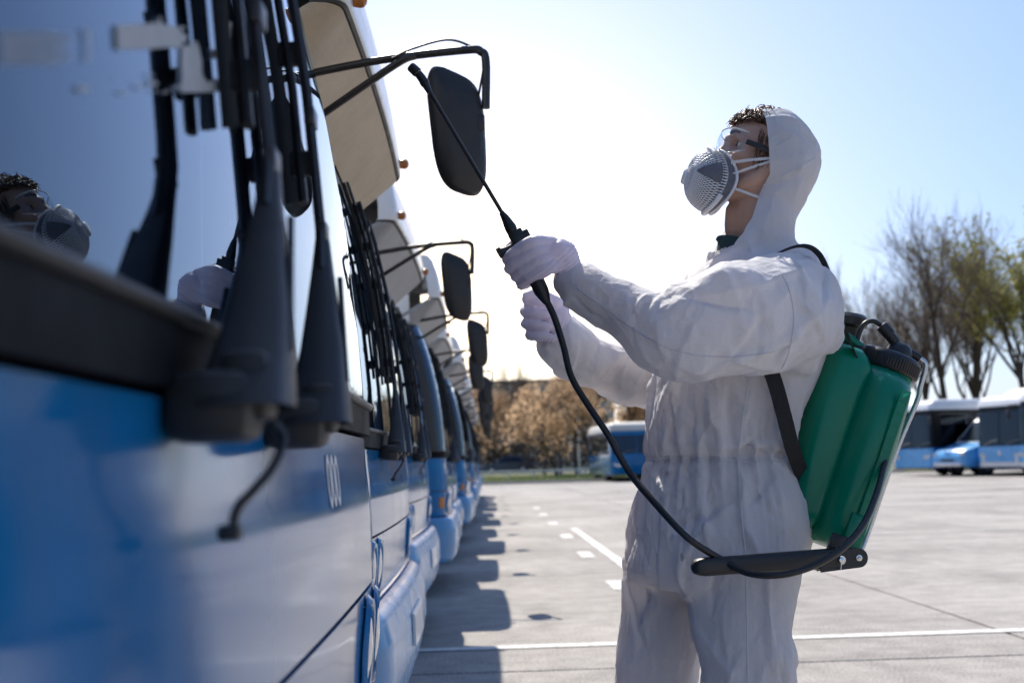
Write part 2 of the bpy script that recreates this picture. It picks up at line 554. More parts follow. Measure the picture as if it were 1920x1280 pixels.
# kerb and verge
M['kerb'] = mat('kerb_concrete', (0.42, 0.39, 0.35), 0.85, vary=0.15, vscale=2, coord='Object')
GY = 66.0
kerb = empty('kerb', (0, 0, 0)); tag(kerb, kind='structure')
for k in range(30):
    MB().box((-9 + 1.0 * k, GY, 0.06), (0.985, 0.16, 0.13), bev=0.015).build('kerb_stone', M['kerb'], kerb)
M['grassbase'] = mat('verge_soil_grass', (0.085, 0.10, 0.028), 0.95, vary=0.35, vscale=1.3)
verge = MB().grid([[(-60, GY + .09, .05), (60, GY + .09, .05)], [(-60, GY + 21, .16), (60, GY + 21, .16)], [(-300, GY + 400, .16), (300, GY + 400, .16)]]).build('verge', M['grassbase'])
tag(verge, kind='structure')
M['grass'] = mat('spring_grass', (0.115, 0.16, 0.035), 0.8, vary=0.35, vscale=0.9, trans=0.3)
gb = MB()
rg = random.Random(11)
gv, gf = [], []
for k in range(16000):
    x, y = rg.uniform(-6, 17), GY + .2 + 20 * rg.random() ** 1.6
    z = .05 + (y - GY) * .0052
    h = rg.uniform(.05, .14); a = rg.uniform(0, 6.28); w = .014
    b0 = len(gv)
    gv += [(x - w * math.cos(a), y - w * math.sin(a), z), (x + w * math.cos(a), y + w * math.sin(a), z), (x + rg.uniform(-.06, .06), y + rg.uniform(-.06, .06), z + h)]
    gf.append((b0, b0 + 1, b0 + 2))
gb.add(gv, gf)
go = gb.build('grass', M['grass'])
tag(go, 'short green grass on the verge beyond the lot', 'grass', kind='stuff')
road = MB().grid([[(-80, GY + 36, .166), (80, GY + 36, .166)], [(-80, GY + 50, .166), (80, GY + 50, .166)]]).build('road', M['joint'])
tag(road, kind='structure')


# ------------------------------------------------------------------ the row of parked buses
BW = 2.5          # bus width
PROF = [(0.24, .00), (0.30, .055), (0.40, .075), (0.52, .072), (0.60, .050), (0.64, .0), (0.80, .012), (0.95, .010), (1.06, .0),
        (1.10, .0), (1.16, .0), (1.30, -.010), (1.50, -.030), (1.70, -.062), (1.90, -.105), (2.05, -.150), (2.18, -.200),
        (2.38, .0), (2.46, .0), (2.58, -.020), (2.68, -.055), (2.76, -.12), (2.81, -.24), (2.84, -.5)]
PZ = [p[0] for p in PROF]; PX = [p[1] for p in PROF]


def prof(z):
    return float(np.interp(z, PZ, PX))


def front(s, z, off=0.0, R=0.26):
    """Point on the bus front: s across the width in metres, z height; local x is forward."""
    d = max(0.0, min(s, BW - s))
    x = prof(z) - 0.018 * ((2 * s / BW - 1) ** 2)
    R = float(np.interp(z, (2.16, 2.36), (R, .075)))
    if d < R:
        x -= (R - math.sqrt(max(0, R * R - (R - d) ** 2))) * 0.85
    return Vector((x + off, s, z))


def srange(a, b, n):
    """denser near the rounded corners"""
    out = set()
    for k in range(n + 1): out.add(round(a + (b - a) * k / n, 4))
    for c in (0.0, .004, .012, .025, .045, .075, .13, .19, .26):
        for q in (c, BW - c):
            if a < q < b: out.add(round(q, 4))
    return sorted(out)


def panel(mb, s0, s1, z0, z1, off=0.0, depth=0.02, ns=10, nz=6):
    S = srange(s0, s1, ns)
    Z = sorted(set([z0 + (z1 - z0) * k / nz for k in range(nz + 1)] + [z for z in PZ if z0 < z < z1]))
    rows = [[front(s, z, off) for s in S] for z in Z]
    # edge returns inwards give the piece its thickness
    full = [[front(s, Z[0], off - depth) for s in S]] + rows + [[front(s, Z[-1], off - depth) for s in S]]
    full = [[Vector((r[0].x - depth, r[0].y, r[0].z))] + r + [Vector((r[-1].x - depth, r[-1].y, r[-1].z))] for r in full]
    mb.grid(full)
    return mb


def text_mesh(txt, size, mt):
    cu = bpy.data.curves.new('t', 'FONT')
    cu.body = txt; cu.size = size; cu.align_x = 'CENTER'; cu.align_y = 'CENTER'; cu.extrude = 0.0003
    cu.offset = size * 0.010
    o = bpy.data.objects.new('t', cu); COL.objects.link(o)
    dg = bpy.context.evaluated_depsgraph_get()
    me = bpy.data.meshes.new_from_object(o.evaluated_get(dg))
    bpy.data.objects.remove(o)
    me.materials.clear(); me.materials.append(mt)
    return me


def text_on_front(txt, size, s, z, parent, name='number'):
    me = text_mesh(txt, size, M['number'])
    # text runs towards -y when read from in front of the bus: forward is +x
    for v in me.vertices:
        q = front(s + v.co.x, z + v.co.y, 0.0012 + max(0, v.co.z))
        v.co = q
    o = link(name, me, parent)
    return o


def make_wiper(root, s0, la, lr, hook=True):
    """Tall pantograph wiper: housing, broad arm, twin rods, blade."""
    x0 = 0.0
    hs = MB(); hs.box((0.028, s0, 1.085), (0.060, 0.075, 0.05), bev=0.012).box((0.05, s0 + .01, 1.10), (0.036, 0.05, 0.05), bev=.008)
    hous = hs.build('wiper_pivot', M['black'], root, True)
    arm = MB()
    rows = []
    for t in np.linspace(0, 1, 9):
        z = 1.085 + .215 * t
        wy = 0.036 * (1 - t) ** 1.3 + 0.010
        wx = 0.024 * (1 - t) ** 1.1 + 0.008
        c = Vector((prof(z) + 0.050 - .004 * t, s0 + la * t, z))
        rows.append([c + Vector((wx * math.copysign(abs(math.cos(a)) ** .38, math.cos(a)), wy * math.copysign(abs(math.sin(a)) ** .38, math.sin(a)), 0)) for a in np.linspace(0, 2 * math.pi, 17)])
    arm.grid(rows)
    arm.tube([Vector((prof(1.2) + .078, s0 + la * .25 - .012, 1.13)), Vector((prof(1.25) + .066, s0 + la * .8 - .006, 1.25))], .0035, 6)
    a_ = arm.build('wiper_arm', M['black'], root, True, 35)
    rods = MB()

    def pt(z, dy, off):
        t = (z - 1.085) / .215
        return Vector((prof(z) + off, s0 + la * min(t, 1) + lr * max(0, z - 1.30) + dy, z))
    zs = np.linspace(1.26, 1.98, 14)
    for dy, off, r in ((-.008, .046, .0068), (.007, .044, .0068)):
        rods.tube([pt(z, dy, off) for z in zs], r, 6)
    for z in (1.31, 1.45, 1.66, 1.88):
        rods.box(pt(z, 0, .047), (.012, .036, .022), bev=.002)
    rods.build('wiper_rod', M['blackmetal'], a_, True)
    bl = MB()
    zb = np.linspace(1.35, 2.06, 16)
    bl.tube([pt(z, +.021, .026) for z in zb], .0100, 6, flat=.6, up=(0, 1, 0))
    bl.tube([pt(z, .024, .010) for z in zb], .008, 4, flat=.25, up=(1, 0, 0))
    for z in (1.40, 1.54, 1.68, 1.82, 1.96):
        bl.box(pt(z, .024, .028), (.026, .013, .03), bev=.003)
    bl.build('wiper_blade', M['black'], a_, True)
    if hook:
        h = MB()
        p0 = Vector((.060, s0 + .05, 1.075))
        pth = catmull([p0, p0 + Vector((.008, .0, -.012)), p0 + Vector((.004, -.02, -.032)), p0 + Vector((-.006, -.042, -.048)), p0 + Vector((-.016, -.052, -.060)), p0 + Vector((-.020, -.053, -.072))], 5)
        h.tube(pth, .0036, 8)
        e = Vector(pth[-1]); h.box(e + Vector((-.002, 0, -.006)), (.016, .018, .011), bev=.003)
        h.build('washer_hose', M['black'], root, True)
    return a_


def make_mirror(root):
    """Mirror on two bent steel bars at the near corner."""
    k = MB()
    s = .16
    b0, b1 = front(.22, 2.20, .0), front(.30, 2.05, -.0)
    b0.x -= .06; b1.x -= .06
    tip = Vector((.375, s - .03, 2.245))
    pth = catmull([b0, b0.lerp(tip, .5) + Vector((0, 0, .018)), tip + Vector((-.06, 0, .006)), tip + Vector((-.014, 0, .0)), tip + Vector((0, 0, -.03)), tip + Vector((-.004, 0, -.17))], 6)
    k.tube(pth, .0125, 10)
    k.tube(catmull([b1, b1.lerp(Vector((.12, s - .02, 2.225)), .55), Vector((.12, s - .02, 2.222)), Vector((.17, s - .025, 2.24))], 6), .0115, 10)
    arm = k.build('mirror_arm', M['blackmetal'], root, True)
    c = MB()
    c.tube(catmull([(.10, s - .02, 2.235), (.16, s - .02, 2.262), (.26, s - .025, 2.285), (.33, s - .03, 2.262), (.368, s - .03, 2.22), (.352, s - .028, 2.12), (.338, s - .028, 2.06)], 6), .0035, 6)
    c.build('mirror_cable', M['black'], arm, True)
    # housing: rounded plate turned towards the driver
    h = MB()
    cx, cz, hw, hh = .285, 2.005, .082, .178
    out = []
    for a in np.linspace(0, 2 * math.pi, 40, endpoint=False):
        ca, sa = math.cos(a), math.sin(a)
        u = hw * math.copysign(abs(ca) ** .55, ca); v = hh * math.copysign(abs(sa) ** .55, sa)
        u += .018 * (-v / hh) * (1 if u < 0 else .2)
        v += (0.03 * (u / hw) * (-1 if v > 0 else -.7))
        out.append((u, v))
    ux = Vector((.66, .75, 0)).normalized(); nrm = Vector((.75, -.66, 0)).normalized()
    ux = Vector((.93, .36, 0)).normalized(); nrm = Vector((.36, -.93, 0)).normalized()
    C = Vector((cx, s - .02, cz))
    rows = []
    for d, sc in ((-.016, .0), (-.016, .90), (-.008, .985), (.004, 1.0), (.026, .96), (.042, .80), (.050, .5), (.052, .0)):
        rows.append([C + ux * u * sc + Vector((0, 0, 1)) * v * sc + nrm * d for u, v in out + out[:1]])
    h.grid(rows[::1])
    hs = h.build('mirror_housing', M['black'], root, True)
    g = MB()
    g.add([C + ux * u * .86 + Vector((0, 0, 1)) * v * .88 - nrm * .0185 for u, v in out], [tuple(range(len(out)))])
    g.build('mirror_glass', M['mirrorglass'], hs)
    cl = MB(); cl.box((.352, s - .03, 2.03), (.03, .035, .05), bev=.006).box((.345, s - .03, 1.965), (.024, .03, .03), bev=.005)
    cl.build('mirror_clamp', M['blackmetal'], arm, True)


BUSLEN = 9.0


def make_bus():
    root = empty('parked_bus')
    # lower front in separate pieces with open seams over a dark carrier
    MB_ = MB(); panel(MB_, .03, BW - .03, .30, 1.10, -.03, .02, 14, 10); MB_.build('front_carrier', M['black'], root, True)
    p = MB(); panel(p, .0, BW, .835, 1.092, .0, .02, 16, 5)
    p.build('front_panel', M['paint'], root, True, 50)
    for a, b in ((.0, .62), (.626, 1.874), (1.88, BW)):
        p = MB(); panel(p, a, b, .635, .828, .0, .02, 8, 5); p.build('front_hatch', M['paint'], root, True, 50)
    for a, b in ((.0, .66), (.665, 1.835), (1.84, BW)):
        p = MB(); panel(p, a, b, .26, .625, .0, .03, 8, 8); p.build('bumper', M['paint_light'], root, True, 60)
    # head lamps: paired oval lenses sunk in a bezel
    for s in (.27, .45, BW - .45, BW - .27):
        b = MB()
        rows = []
        for k, (sc, off) in enumerate(((1.28, .003), (1.18, .012), (1.0, .010), (.93, -.012))):
            rows.append([front(s + .062 * sc * math.cos(a), .735 + .07 * sc * math.sin(a), off) for a in np.linspace(0, 2 * math.pi, 25)])
        b.grid(rows)
        bz = b.build('headlight', M['paint'], root, True, 70)
        g = MB()
        rows = [[front(s + .058 * q * math.cos(a), .735 + .066 * q * math.sin(a), .0045 + .010 * (1 - q * q)) for a in np.linspace(0, 2 * math.pi, 25)] for q in (1, .7, .35, .02)]
        g.grid(rows); g.build('headlight_lens', M['clearlens'], bz, True)
    for s in (.11, BW - .11):
        g = MB(); panel(g, s - .03, s + .03, .70, .78, .008, .012, 4, 3); g.build('indicator', M['amber'], root, True)
    pl = MB(); panel(pl, .99, 1.51, .42, .53, .012, .01, 4, 2); pl.build('number_plate', M['white'], root)
    # windscreen: rubber sill, two panes, centre bar, pillars
    sl = MB(); panel(sl, .0, BW, 1.098, 1.15, .010, .03, 16, 5); so_ = sl.build('windscreen_sill', M['rubber'], root, True)
    lp = MB(); lp.tube([front(q_, 1.150, .012) for q_ in srange(.01, BW - .01, 20)], .006, 8); lp.build('sill_lip', M['black'], so_, True)
    for a, b in ((.09, 1.232), (1.268, BW - .09)):
        S = srange(a, b, 12); Z = np.linspace(1.145, 2.165, 16)
        g = MB(); g.grid([[front(s, z, .001) for s in S] for z in Z])
        g.build('windscreen_pane', M['glass'], root, True, 80)
    bar = MB(); panel(bar, 1.235, 1.265, 1.15, 2.17, .006, .02, 2, 14); bar.build('windscreen_bar', M['black'], root, True)
    for a, b in ((.0, .088), (BW - .088, BW)):
        pi_ = MB(); panel(pi_, a, b, 1.152, 2.17, .004, .03, 5, 14); pi_.build('pillar', M['black'], root, True, 50)
    sof = MB(); panel(sof, .0, BW, 2.172, 2.36, .0, .02, 16, 6); sof.build('soffit', M['cream'], root, True, 50)
    fa = MB(); panel(fa, .0, BW, 2.372, 2.72, .0, .03, 16, 8); f_ = fa.build('fascia', M['white'], root, True, 50)
    tr = MB(); panel(tr, .0, BW, 2.362, 2.371, .004, .03, 16, 2); tr.build('trim_strip', M['black'], f_, True)
    for s in (.16, BW - .16):
        q = front(s, 2.42, .01)
        lm = MB(); lm.lathe(q, (1, 0, 0), [(-.01, .02), (.01, .024), (.022, .022), (.030, .012), (.032, .002)], 14)
        lm.build('marker_lamp', M['amber'], f_, True)
    # roof, sides, back
    ro = MB()
    rows = []
    for x in [0] + list(np.linspace(.4, BUSLEN, 12)):
        row = []
        for s in srange(0, BW, 12):
            d = min(s, BW - s)
            zz = 2.84 - .12 * max(0, (1 - d / .28)) ** 2 * (1 if d < .28 else 0)
            q = front(s, 2.72, -.0)
            xx = q.x - x
            if x == 0: zz = 2.721
            elif x < .45: zz -= .03
            row.append(Vector((xx if x < 1 else -x, s, zz if x > 0 else 2.721)))
        rows.append(row)
    ro.grid(rows); ro.build('roof', M['white'], root, True, 60)
    for s in (0.0, BW):
        xf = front(0, 1.0).x
        sd = MB(); sd.box(((xf - .05 - BUSLEN) / 2, s + (.02 if s == 0 else -.02), .70), (BUSLEN - .1 + xf, .03, .86)); sd.build('side_panel', M['paint'], root)
        up = MB(); up.box(((xf - .05 - BUSLEN) / 2, s + (.02 if s == 0 else -.02), 2.46), (BUSLEN - .25, .03, .54)); up.build('roof_rail', M['white'], root)
        for k in range(6):
            x1 = -.36 - 1.42 * k; x2 = x1 - 1.38
            w = MB(); w.box(((x1 + x2) / 2, s + (.02 if s == 0 else -.02), 1.66), (x1 - x2, .012, 1.04)); w.build('side_window', M['sideglass'], root)
            pb = MB(); pb.box((x2 - .02, s + (.02 if s == 0 else -.02), 1.66), (.05, .03, 1.06)); pb.build('window_post', M['black'], root)
    bk = MB(); bk.box((-BUSLEN, BW / 2, 1.55), (.04, BW - .04, 2.5)); bk.build('back_panel', M['paint'], root)
    fl = MB(); fl.box((-BUSLEN / 2 - .15, BW / 2, .55), (BUSLEN - .4, BW - .1, .12)); fl.build('floor', M['interior'], root)
    da = MB()
    rows = []
    for z, x in ((.62, -.55), (.95, -.60), (1.10, -.56), (1.135, -.48), (1.125, -.30), (1.10, -.06)):
        rows.append([Vector((x + front(s, 1.1).x, s, z - .04 * ((s - .6) > .9))) for s in np.linspace(.09, BW - .09, 14)])
    da.grid(rows); da.build('dashboard', M['interior'], root, True)
    sw = MB()
    c = Vector((-.52, BW - .62, 1.17)); ax = Vector((-.45, 0, .9)).normalized(); u = ax.orthogonal().normalized(); w = ax.cross(u)
    sw.tube([c + (u * math.cos(a) + w * math.sin(a)) * .22 for a in np.linspace(0, 2 * math.pi, 33)], .014, 8, cap=False)
    for a in (0.3, 2.4, 4.5): sw.tube([c, c + (u * math.cos(a) + w * math.sin(a)) * .22], .012, 6)
    sw.tube([c, c - ax * .25], .03, 8)
    sw.build('steering_wheel', M['black'], root, True)
    ce = MB(); ce.box((-BUSLEN / 2 - .45, BW / 2, 2.50), (BUSLEN - .8, BW - .12, .04)); ce.build('ceiling_liner', M['interior'], root)
    for k in range(7):
        for s in (.5, BW - .5):
            if k == 0 and s < 1: continue
            se = MB(); x = -1.15 - .95 * k
            se.box((x, s, 1.0), (.42, .78, .1), bev=.03).box((x - .22, s, 1.34), (.1, .78, .68), rot=(0, -.12, 0), bev=.03)
            se.build('seat', M['seat'], root)
    make_wiper(root, .70, .21, .14)
    make_wiper(root, 1.10, .17, .16, hook=False)
    make_mirror(root)
    # wheels
    for x in (-1.9, -6.6):
        for s, d in ((.16, -1), (BW - .16, 1)):
            w_ = MB(); w_.lathe((x, s, .48), (0, 1, 0), [(-.14, .30), (-.14, .42), (-.10, .475), (0, .48), (.10, .475), (.14, .42), (.14, .30)], 28)
            wo = w_.build('wheel', M['tyre'], root, True)
            r = MB(); r.lathe((x, s, .48), (0, 1, 0), [(-.12, .29), (-.12, .22), (-.05, .20), (.05, .20), (.12, .22), (.12, .29)], 24); r.build('rim', M['grey'], wo, True)
    return root


PITCHY = 3.45
bus0 = make_bus()
ROWX = [-.222, -.355, -.46, -.35, -.42, -.33, -.39, -.31, -.41, -.36, -.33, -.40, -.35]
ORD = ['first', 'second', 'third', 'fourth', 'fifth', 'sixth', 'seventh', 'eighth', 'ninth', 'tenth', 'eleventh', 'twelfth', 'thirteenth']
NUMS = ['000', None, '2', '9', '4', '7', '1', None, None, None, None, None, None]
buses = []
rrow = random.Random(6)
for i in range(13):
    b = bus0 if i == 0 else copy_tree(bus0)
    b.location = (ROWX[i], .25 + PITCHY * i, 0)
    b.rotation_euler = (0, 0, [0, .004, -.012, .010, -.004, -.012, .010, .004, .012, -.010, .006, .008, 0][i])
    buses.append(b)
    if i > 1:
        mrot = (rrow.uniform(-.01, .02), rrow.uniform(-.012, .012), 0)
        for ch in b.children:
            if ch.name.startswith('mirror'): ch.rotation_euler = mrot
            if ch.name.startswith('soffit'):
                ch.material_slots[0].link = 'OBJECT'; ch.material_slots[0].material = M['palegrey']
    lab = {0: 'nearest blue bus, its windscreen and wipers filling the left foreground',
           1: 'second blue bus in the row, its large mirror behind the spray lance',
           2: 'third blue bus in the row, white figure 2 below its windscreen',
           3: 'fourth blue bus in the row, white figure 9 below its windscreen',
           12: 'farthest blue bus at the end of the long row'}.get(i, '%s blue bus counted from the camera in the long parked row' % ORD[i])
    tag(b, lab, 'bus', 'blue buses parked side by side')
for i, t in enumerate(NUMS):
    if not t: continue
    s = {0: 1.62, 2: 1.55, 3: .42}.get(i, .6)
    text_on_front(t, .13 if i else .10, s, .965 if i else 1.018, buses[i])

# peeling stickers on the near windscreen, flat paper behind the pane
def sticker_px(pts, rough=0.0, seed=1, off=.003):
    """outline given in photo pixels, laid on the pane of the nearest bus"""
    r = random.Random(seed)
    poly = []
    n = len(pts)
    for k in range(n):
        (ax, ay), (bx, by) = pts[k], pts[(k + 1) % n]
        m_ = max(1, int(math.hypot(bx - ax, by - ay) / 7)) if rough else 1
        for q in range(m_):
            t = q / m_
            poly.append((ax + (bx - ax) * t + r.uniform(-rough, rough), ay + (by - ay) * t + r.uniform(-rough, rough)))
    vs = []
    for (px, py) in poly:
        d = CROT @ Vector(((px - 960) / FPX, -(py - 640) / FPX, -1))
        t = .5
        for _ in range(30):
            q = CPOS + d * t
            t *= 1 + .6 * ((front(q.y - buses[0].location.y, q.z).x + buses[0].location.x + .003) / q.x - 1)
        q = CPOS + d * t
        s = q.y - buses[0].location.y
        vs.append(front(s, q.z, off))
    return MB().add(vs, [tuple(range(len(vs)))]).build('sticker', M['paper'], buses[0])


sticker_px([(219, 48), (296, 44), (301, 30), (305, 46), (333, 52), (352, 70), (338, 88), (300, 90), (262, 93), (221, 93)], 1.6, 1)
sticker_px([(341, 88), (372, 84), (378, 110), (380, 140), (388, 154), (402, 152), (410, 144), (412, 172), (341, 173)], 1.0, 2)
sticker_px([(397, 90), (410, 98), (412, 106), (398, 114)], 1.0, 3)
sticker_px([(158, 56), (170, 56), (170, 112), (160, 121), (165, 108), (165, 62), (157, 60)], 0.4, 4)
sticker_px([(431, 42), (434, 42), (434, 110), (431, 110)], 0.3, 5)
sticker_px([(147, 163), (169, 163), (169, 172), (147, 172)], 0.5, 6)
rr = random.Random(8)
for k in range(34):
    x, y, w_ = rr.gauss(285, 45), rr.gauss(158, 12), abs(rr.gauss(0, 4)) + 1.5
    if rr.random() < .3: x, y = rr.uniform(335, 365), rr.uniform(52, 90)
    sticker_px([(x - w_, y), (x - w_ * .3, y - w_ * .45), (x + w_, y - .2), (x + w_ * .2, y + w_ * .4)], 0.3, 20 + k)
for k in range(15):
    y = 61 + k * 4.2
    sticker_px([(0, y), (rr.uniform(90, 155), y - .3), (rr.uniform(90, 150), y + 1.2), (0, y + 1.6)], 0, 60)


# ------------------------------------------------------------------ parked vehicles across the lot
M['cityblue'] = mat('city_bus_blue', (0.008, 0.12, 0.40), 0.28, 0.0, 0.0, vary=0.1, vscale=2, rvary=.08)
M['cityblue2'] = mat('city_bus_pale_blue', (0.10, 0.36, 0.68), 0.28, 0.0, 0.5, vary=0.1, vscale=2, rvary=.08)
M['creamroof'] = mat('cream_roof', (0.62, 0.58, 0.50), 0.45, vary=0.1, vscale=2)
M['silver'] = mat('silver_band', (0.55, 0.55, 0.56), 0.3, 0.6, vary=.1, vscale=8)
M['bandblack'] = mat('black_window_band', (0.007, 0.007, 0.009), 0.3, vary=.2, vscale=3, spec=.15)


def outline(W_, L_, r, ins=0.0, n=6):
    """rounded plan outline, front at y = 0"""
    pts = []
    for cx, cy, a0 in ((W_ - r, r, -90), (W_ - r, L_ - r, 0), (r, L_ - r, 90), (r, r, 180)):
        for k in range(n + 1):
            a = math.radians(a0 + 90 * k / n)
            pts.append((cx + (r - ins) * math.cos(a), cy + (r - ins) * math.sin(a)))
    return pts


def stack(levels, W_, L_, r):
    """levels = [(z, inset, front lean)]"""
    b = MB(); rows = []
    for z, ins, lean in levels:
        o = outline(W_, L_, r, ins)
        rows.append([Vector((x, y + lean * (1 if y < r + .1 else 0), z)) for x, y in o + o[:1]])
    b.grid(rows)
    return b


def city_bus(label, loc, rz, W_=2.5, L_=11.0, Hh=3.0, body='cityblue', roof='white', pod=True, silver=True, old=False, group='buses parked across the lot'):
    t = empty('city_bus', loc, rz)
    tag(t, label, 'bus', group)
    r = .22
    wb = 1.12 if not old else 1.25
    b = stack([(.30, .02, 0), (.34, .0, 0), (wb, .0, 0)], W_, L_, r).build('body', M[body], t, True, 50)
    stack([(wb, .012, 0), (wb + .02, .014, 0), (Hh - .42, .03, .08)], W_, L_, r).build('window_band', M['bandblack'] if not old else M[body], t, True, 50)
    rf = stack([(Hh - .42, .0, .07), (Hh - .25, .015, .09), (Hh - .1, .06, .16), (Hh - .03, .14, .26), (Hh, .21, .4)], W_, L_, r)
    o = outline(W_, L_, r, .21); rf.add([Vector((x, y + (.4 if y < r + .1 else 0), Hh)) for x, y in o], [tuple(range(len(o)))])
    ro = rf.build('roof', M[roof], t, True, 60)
    if pod:
        p = MB()
        rows = []
        for y, sc, h in ((.9, .55, .02), (1.0, .8, .16), (1.3, .95, .27), (1.9, 1, .30), (L_ - 2, 1, .30), (L_ - 1.2, .9, .2), (L_ - 1, .6, .0)):
            rows.append([Vector((W_ / 2 + sc * (W_ * .40) * math.cos(a), y, Hh - .02 + h * math.sin(a))) for a in np.linspace(0, math.pi, 13)])
        p.grid(rows); p.build('roof_pod', M['creamroof'], ro, True)
    # windscreen pane with its wipers
    z0, z1 = wb + .04, Hh - .62

    def fp(x, z, off):
        d = min(x, W_ - x); y = 0.0
        if d < r: y = r - math.sqrt(max(0, r * r - (r - d) ** 2))
        return Vector((x, y + .08 * max(0, (z - wb) / (Hh - .42 - wb)) - off + .014, z))
    xs = [.10, .16, .24, .6, 1.0, W_ / 2 - .02]
    for flip in (0, 1):
        g = MB(); X = [W_ - x for x in xs][::-1] if flip else xs
        g.grid([[fp(x, z, .012) for x in X] for z in np.linspace(z0, z1, 6)])
        pn = g.build('windscreen_pane', M['glass'], t, True, 80)
    if not old:
        g = MB(); X = [.03, .08, .14, .22, W_ / 2, W_ - .22, W_ - .14, W_ - .08, W_ - .03]
        g.grid([[fp(x, z, .008 + .012) for x in X] for z in np.linspace(.36, wb - .02, 4)]); g.build('front_panel', M['cityblue2'], t, True, 60)
    for sx in (.5, W_ / 2 + .4):
        w = MB(); w.tube([fp(sx, z0 - .01, .05), fp(sx + .35, z0 + .12, .05), fp(sx + .75, z0 + .18, .045)], .018, 5); w.build('wiper', M['grey'], t, True)
    # side windows
    n = 6
    for side in (0, W_):
        for k in range(n):
            y0_, y1_ = .55 + k * (L_ - 1) / n, .55 + (k + 1) * (L_ - 1) / n - .10
            s = -1 if side == 0 else 1
            g = MB(); xx = side + s * -.006
            g.add([(xx, y0_, z0), (xx, y1_, z0), (xx + s * -.020, y1_, z1 + .06), (xx + s * -.020, y0_, z1 + .06)], [(0, 1, 2, 3)])
            g.build('side_window', M['sideglass'], t)
    # lamps, band, bumper, mirrors
    for flip in (0, 1):
        b = MB(); X = [.12, .2, .34, .5]; X = [W_ - x for x in X][::-1] if flip else X
        rows = [[fp(x, z + (.06 if (x < .3 or x > W_ - .3) else 0), .02 + .014) for x in X] for z in (.68, .74, .82)]
        b.grid(rows); b.build('headlight', M['clearlens'], t, True)
    if silver:
        b = MB(); X = [.06, .12, .2, .34, W_ / 2, W_ - .34, W_ - .2, W_ - .12, W_ - .06]
        b.grid([[fp(x, z, .026) for x in X] for z in (.36, .44, .52)])
        for (xa, xb, za, zb) in ((.30, .46, .52, .70), (W_ - .46, W_ - .30, .52, .70)):
            b.grid([[fp(x, z, .026) for x in (xa, xb)] for z in (za, zb)])
        b.build('front_band', M['silver'], t, True)
        e = MB(); e.lathe(fp(W_ / 2, .86, .02), (0, -1, 0), [(0, .10), (.012, .10), (.02, .08), (.02, 0)], 16); e.build('badge', M['silver'], t, True)
    bp = MB(); bp.grid([[fp(x, z, .02) for x in (.1, .2, .34, W_ / 2, W_ - .34, W_ - .2, W_ - .1)] for z in (.30, .34)]); bp.build('bumper_lip', M['black'], t, True)
    for sx, s in ((0, -1), (W_, 1)):
        m_ = MB(); m_.tube([(sx, .12, Hh - .5), (sx + s * .16, -.12, Hh - .52), (sx + s * .2, -.16, Hh - .7)], .016, 6); m_.box((sx + s * .2, -.16, Hh - .86), (.14, .08, .34), bev=.03); m_.build('mirror', M['black'], t, True)
    for y in (2.4, L_ - 2.6):
        for sx in (.15, W_ - .15):
            w = MB(); w.lathe((sx, y, .46), (1, 0, 0), [(-.14, .28), (-.14, .40), (-.10, .455), (.10, .455), (.14, .40), (.14, .28)], 24); wo = w.build('wheel', M['tyre'], t, True)
            q = MB(); q.lathe((sx, y, .46), (1, 0, 0), [(-.12, .27), (-.10, .15), (.10, .15), (.12, .27)], 18); q.build('rim', M['grey'], wo, True)
    return t


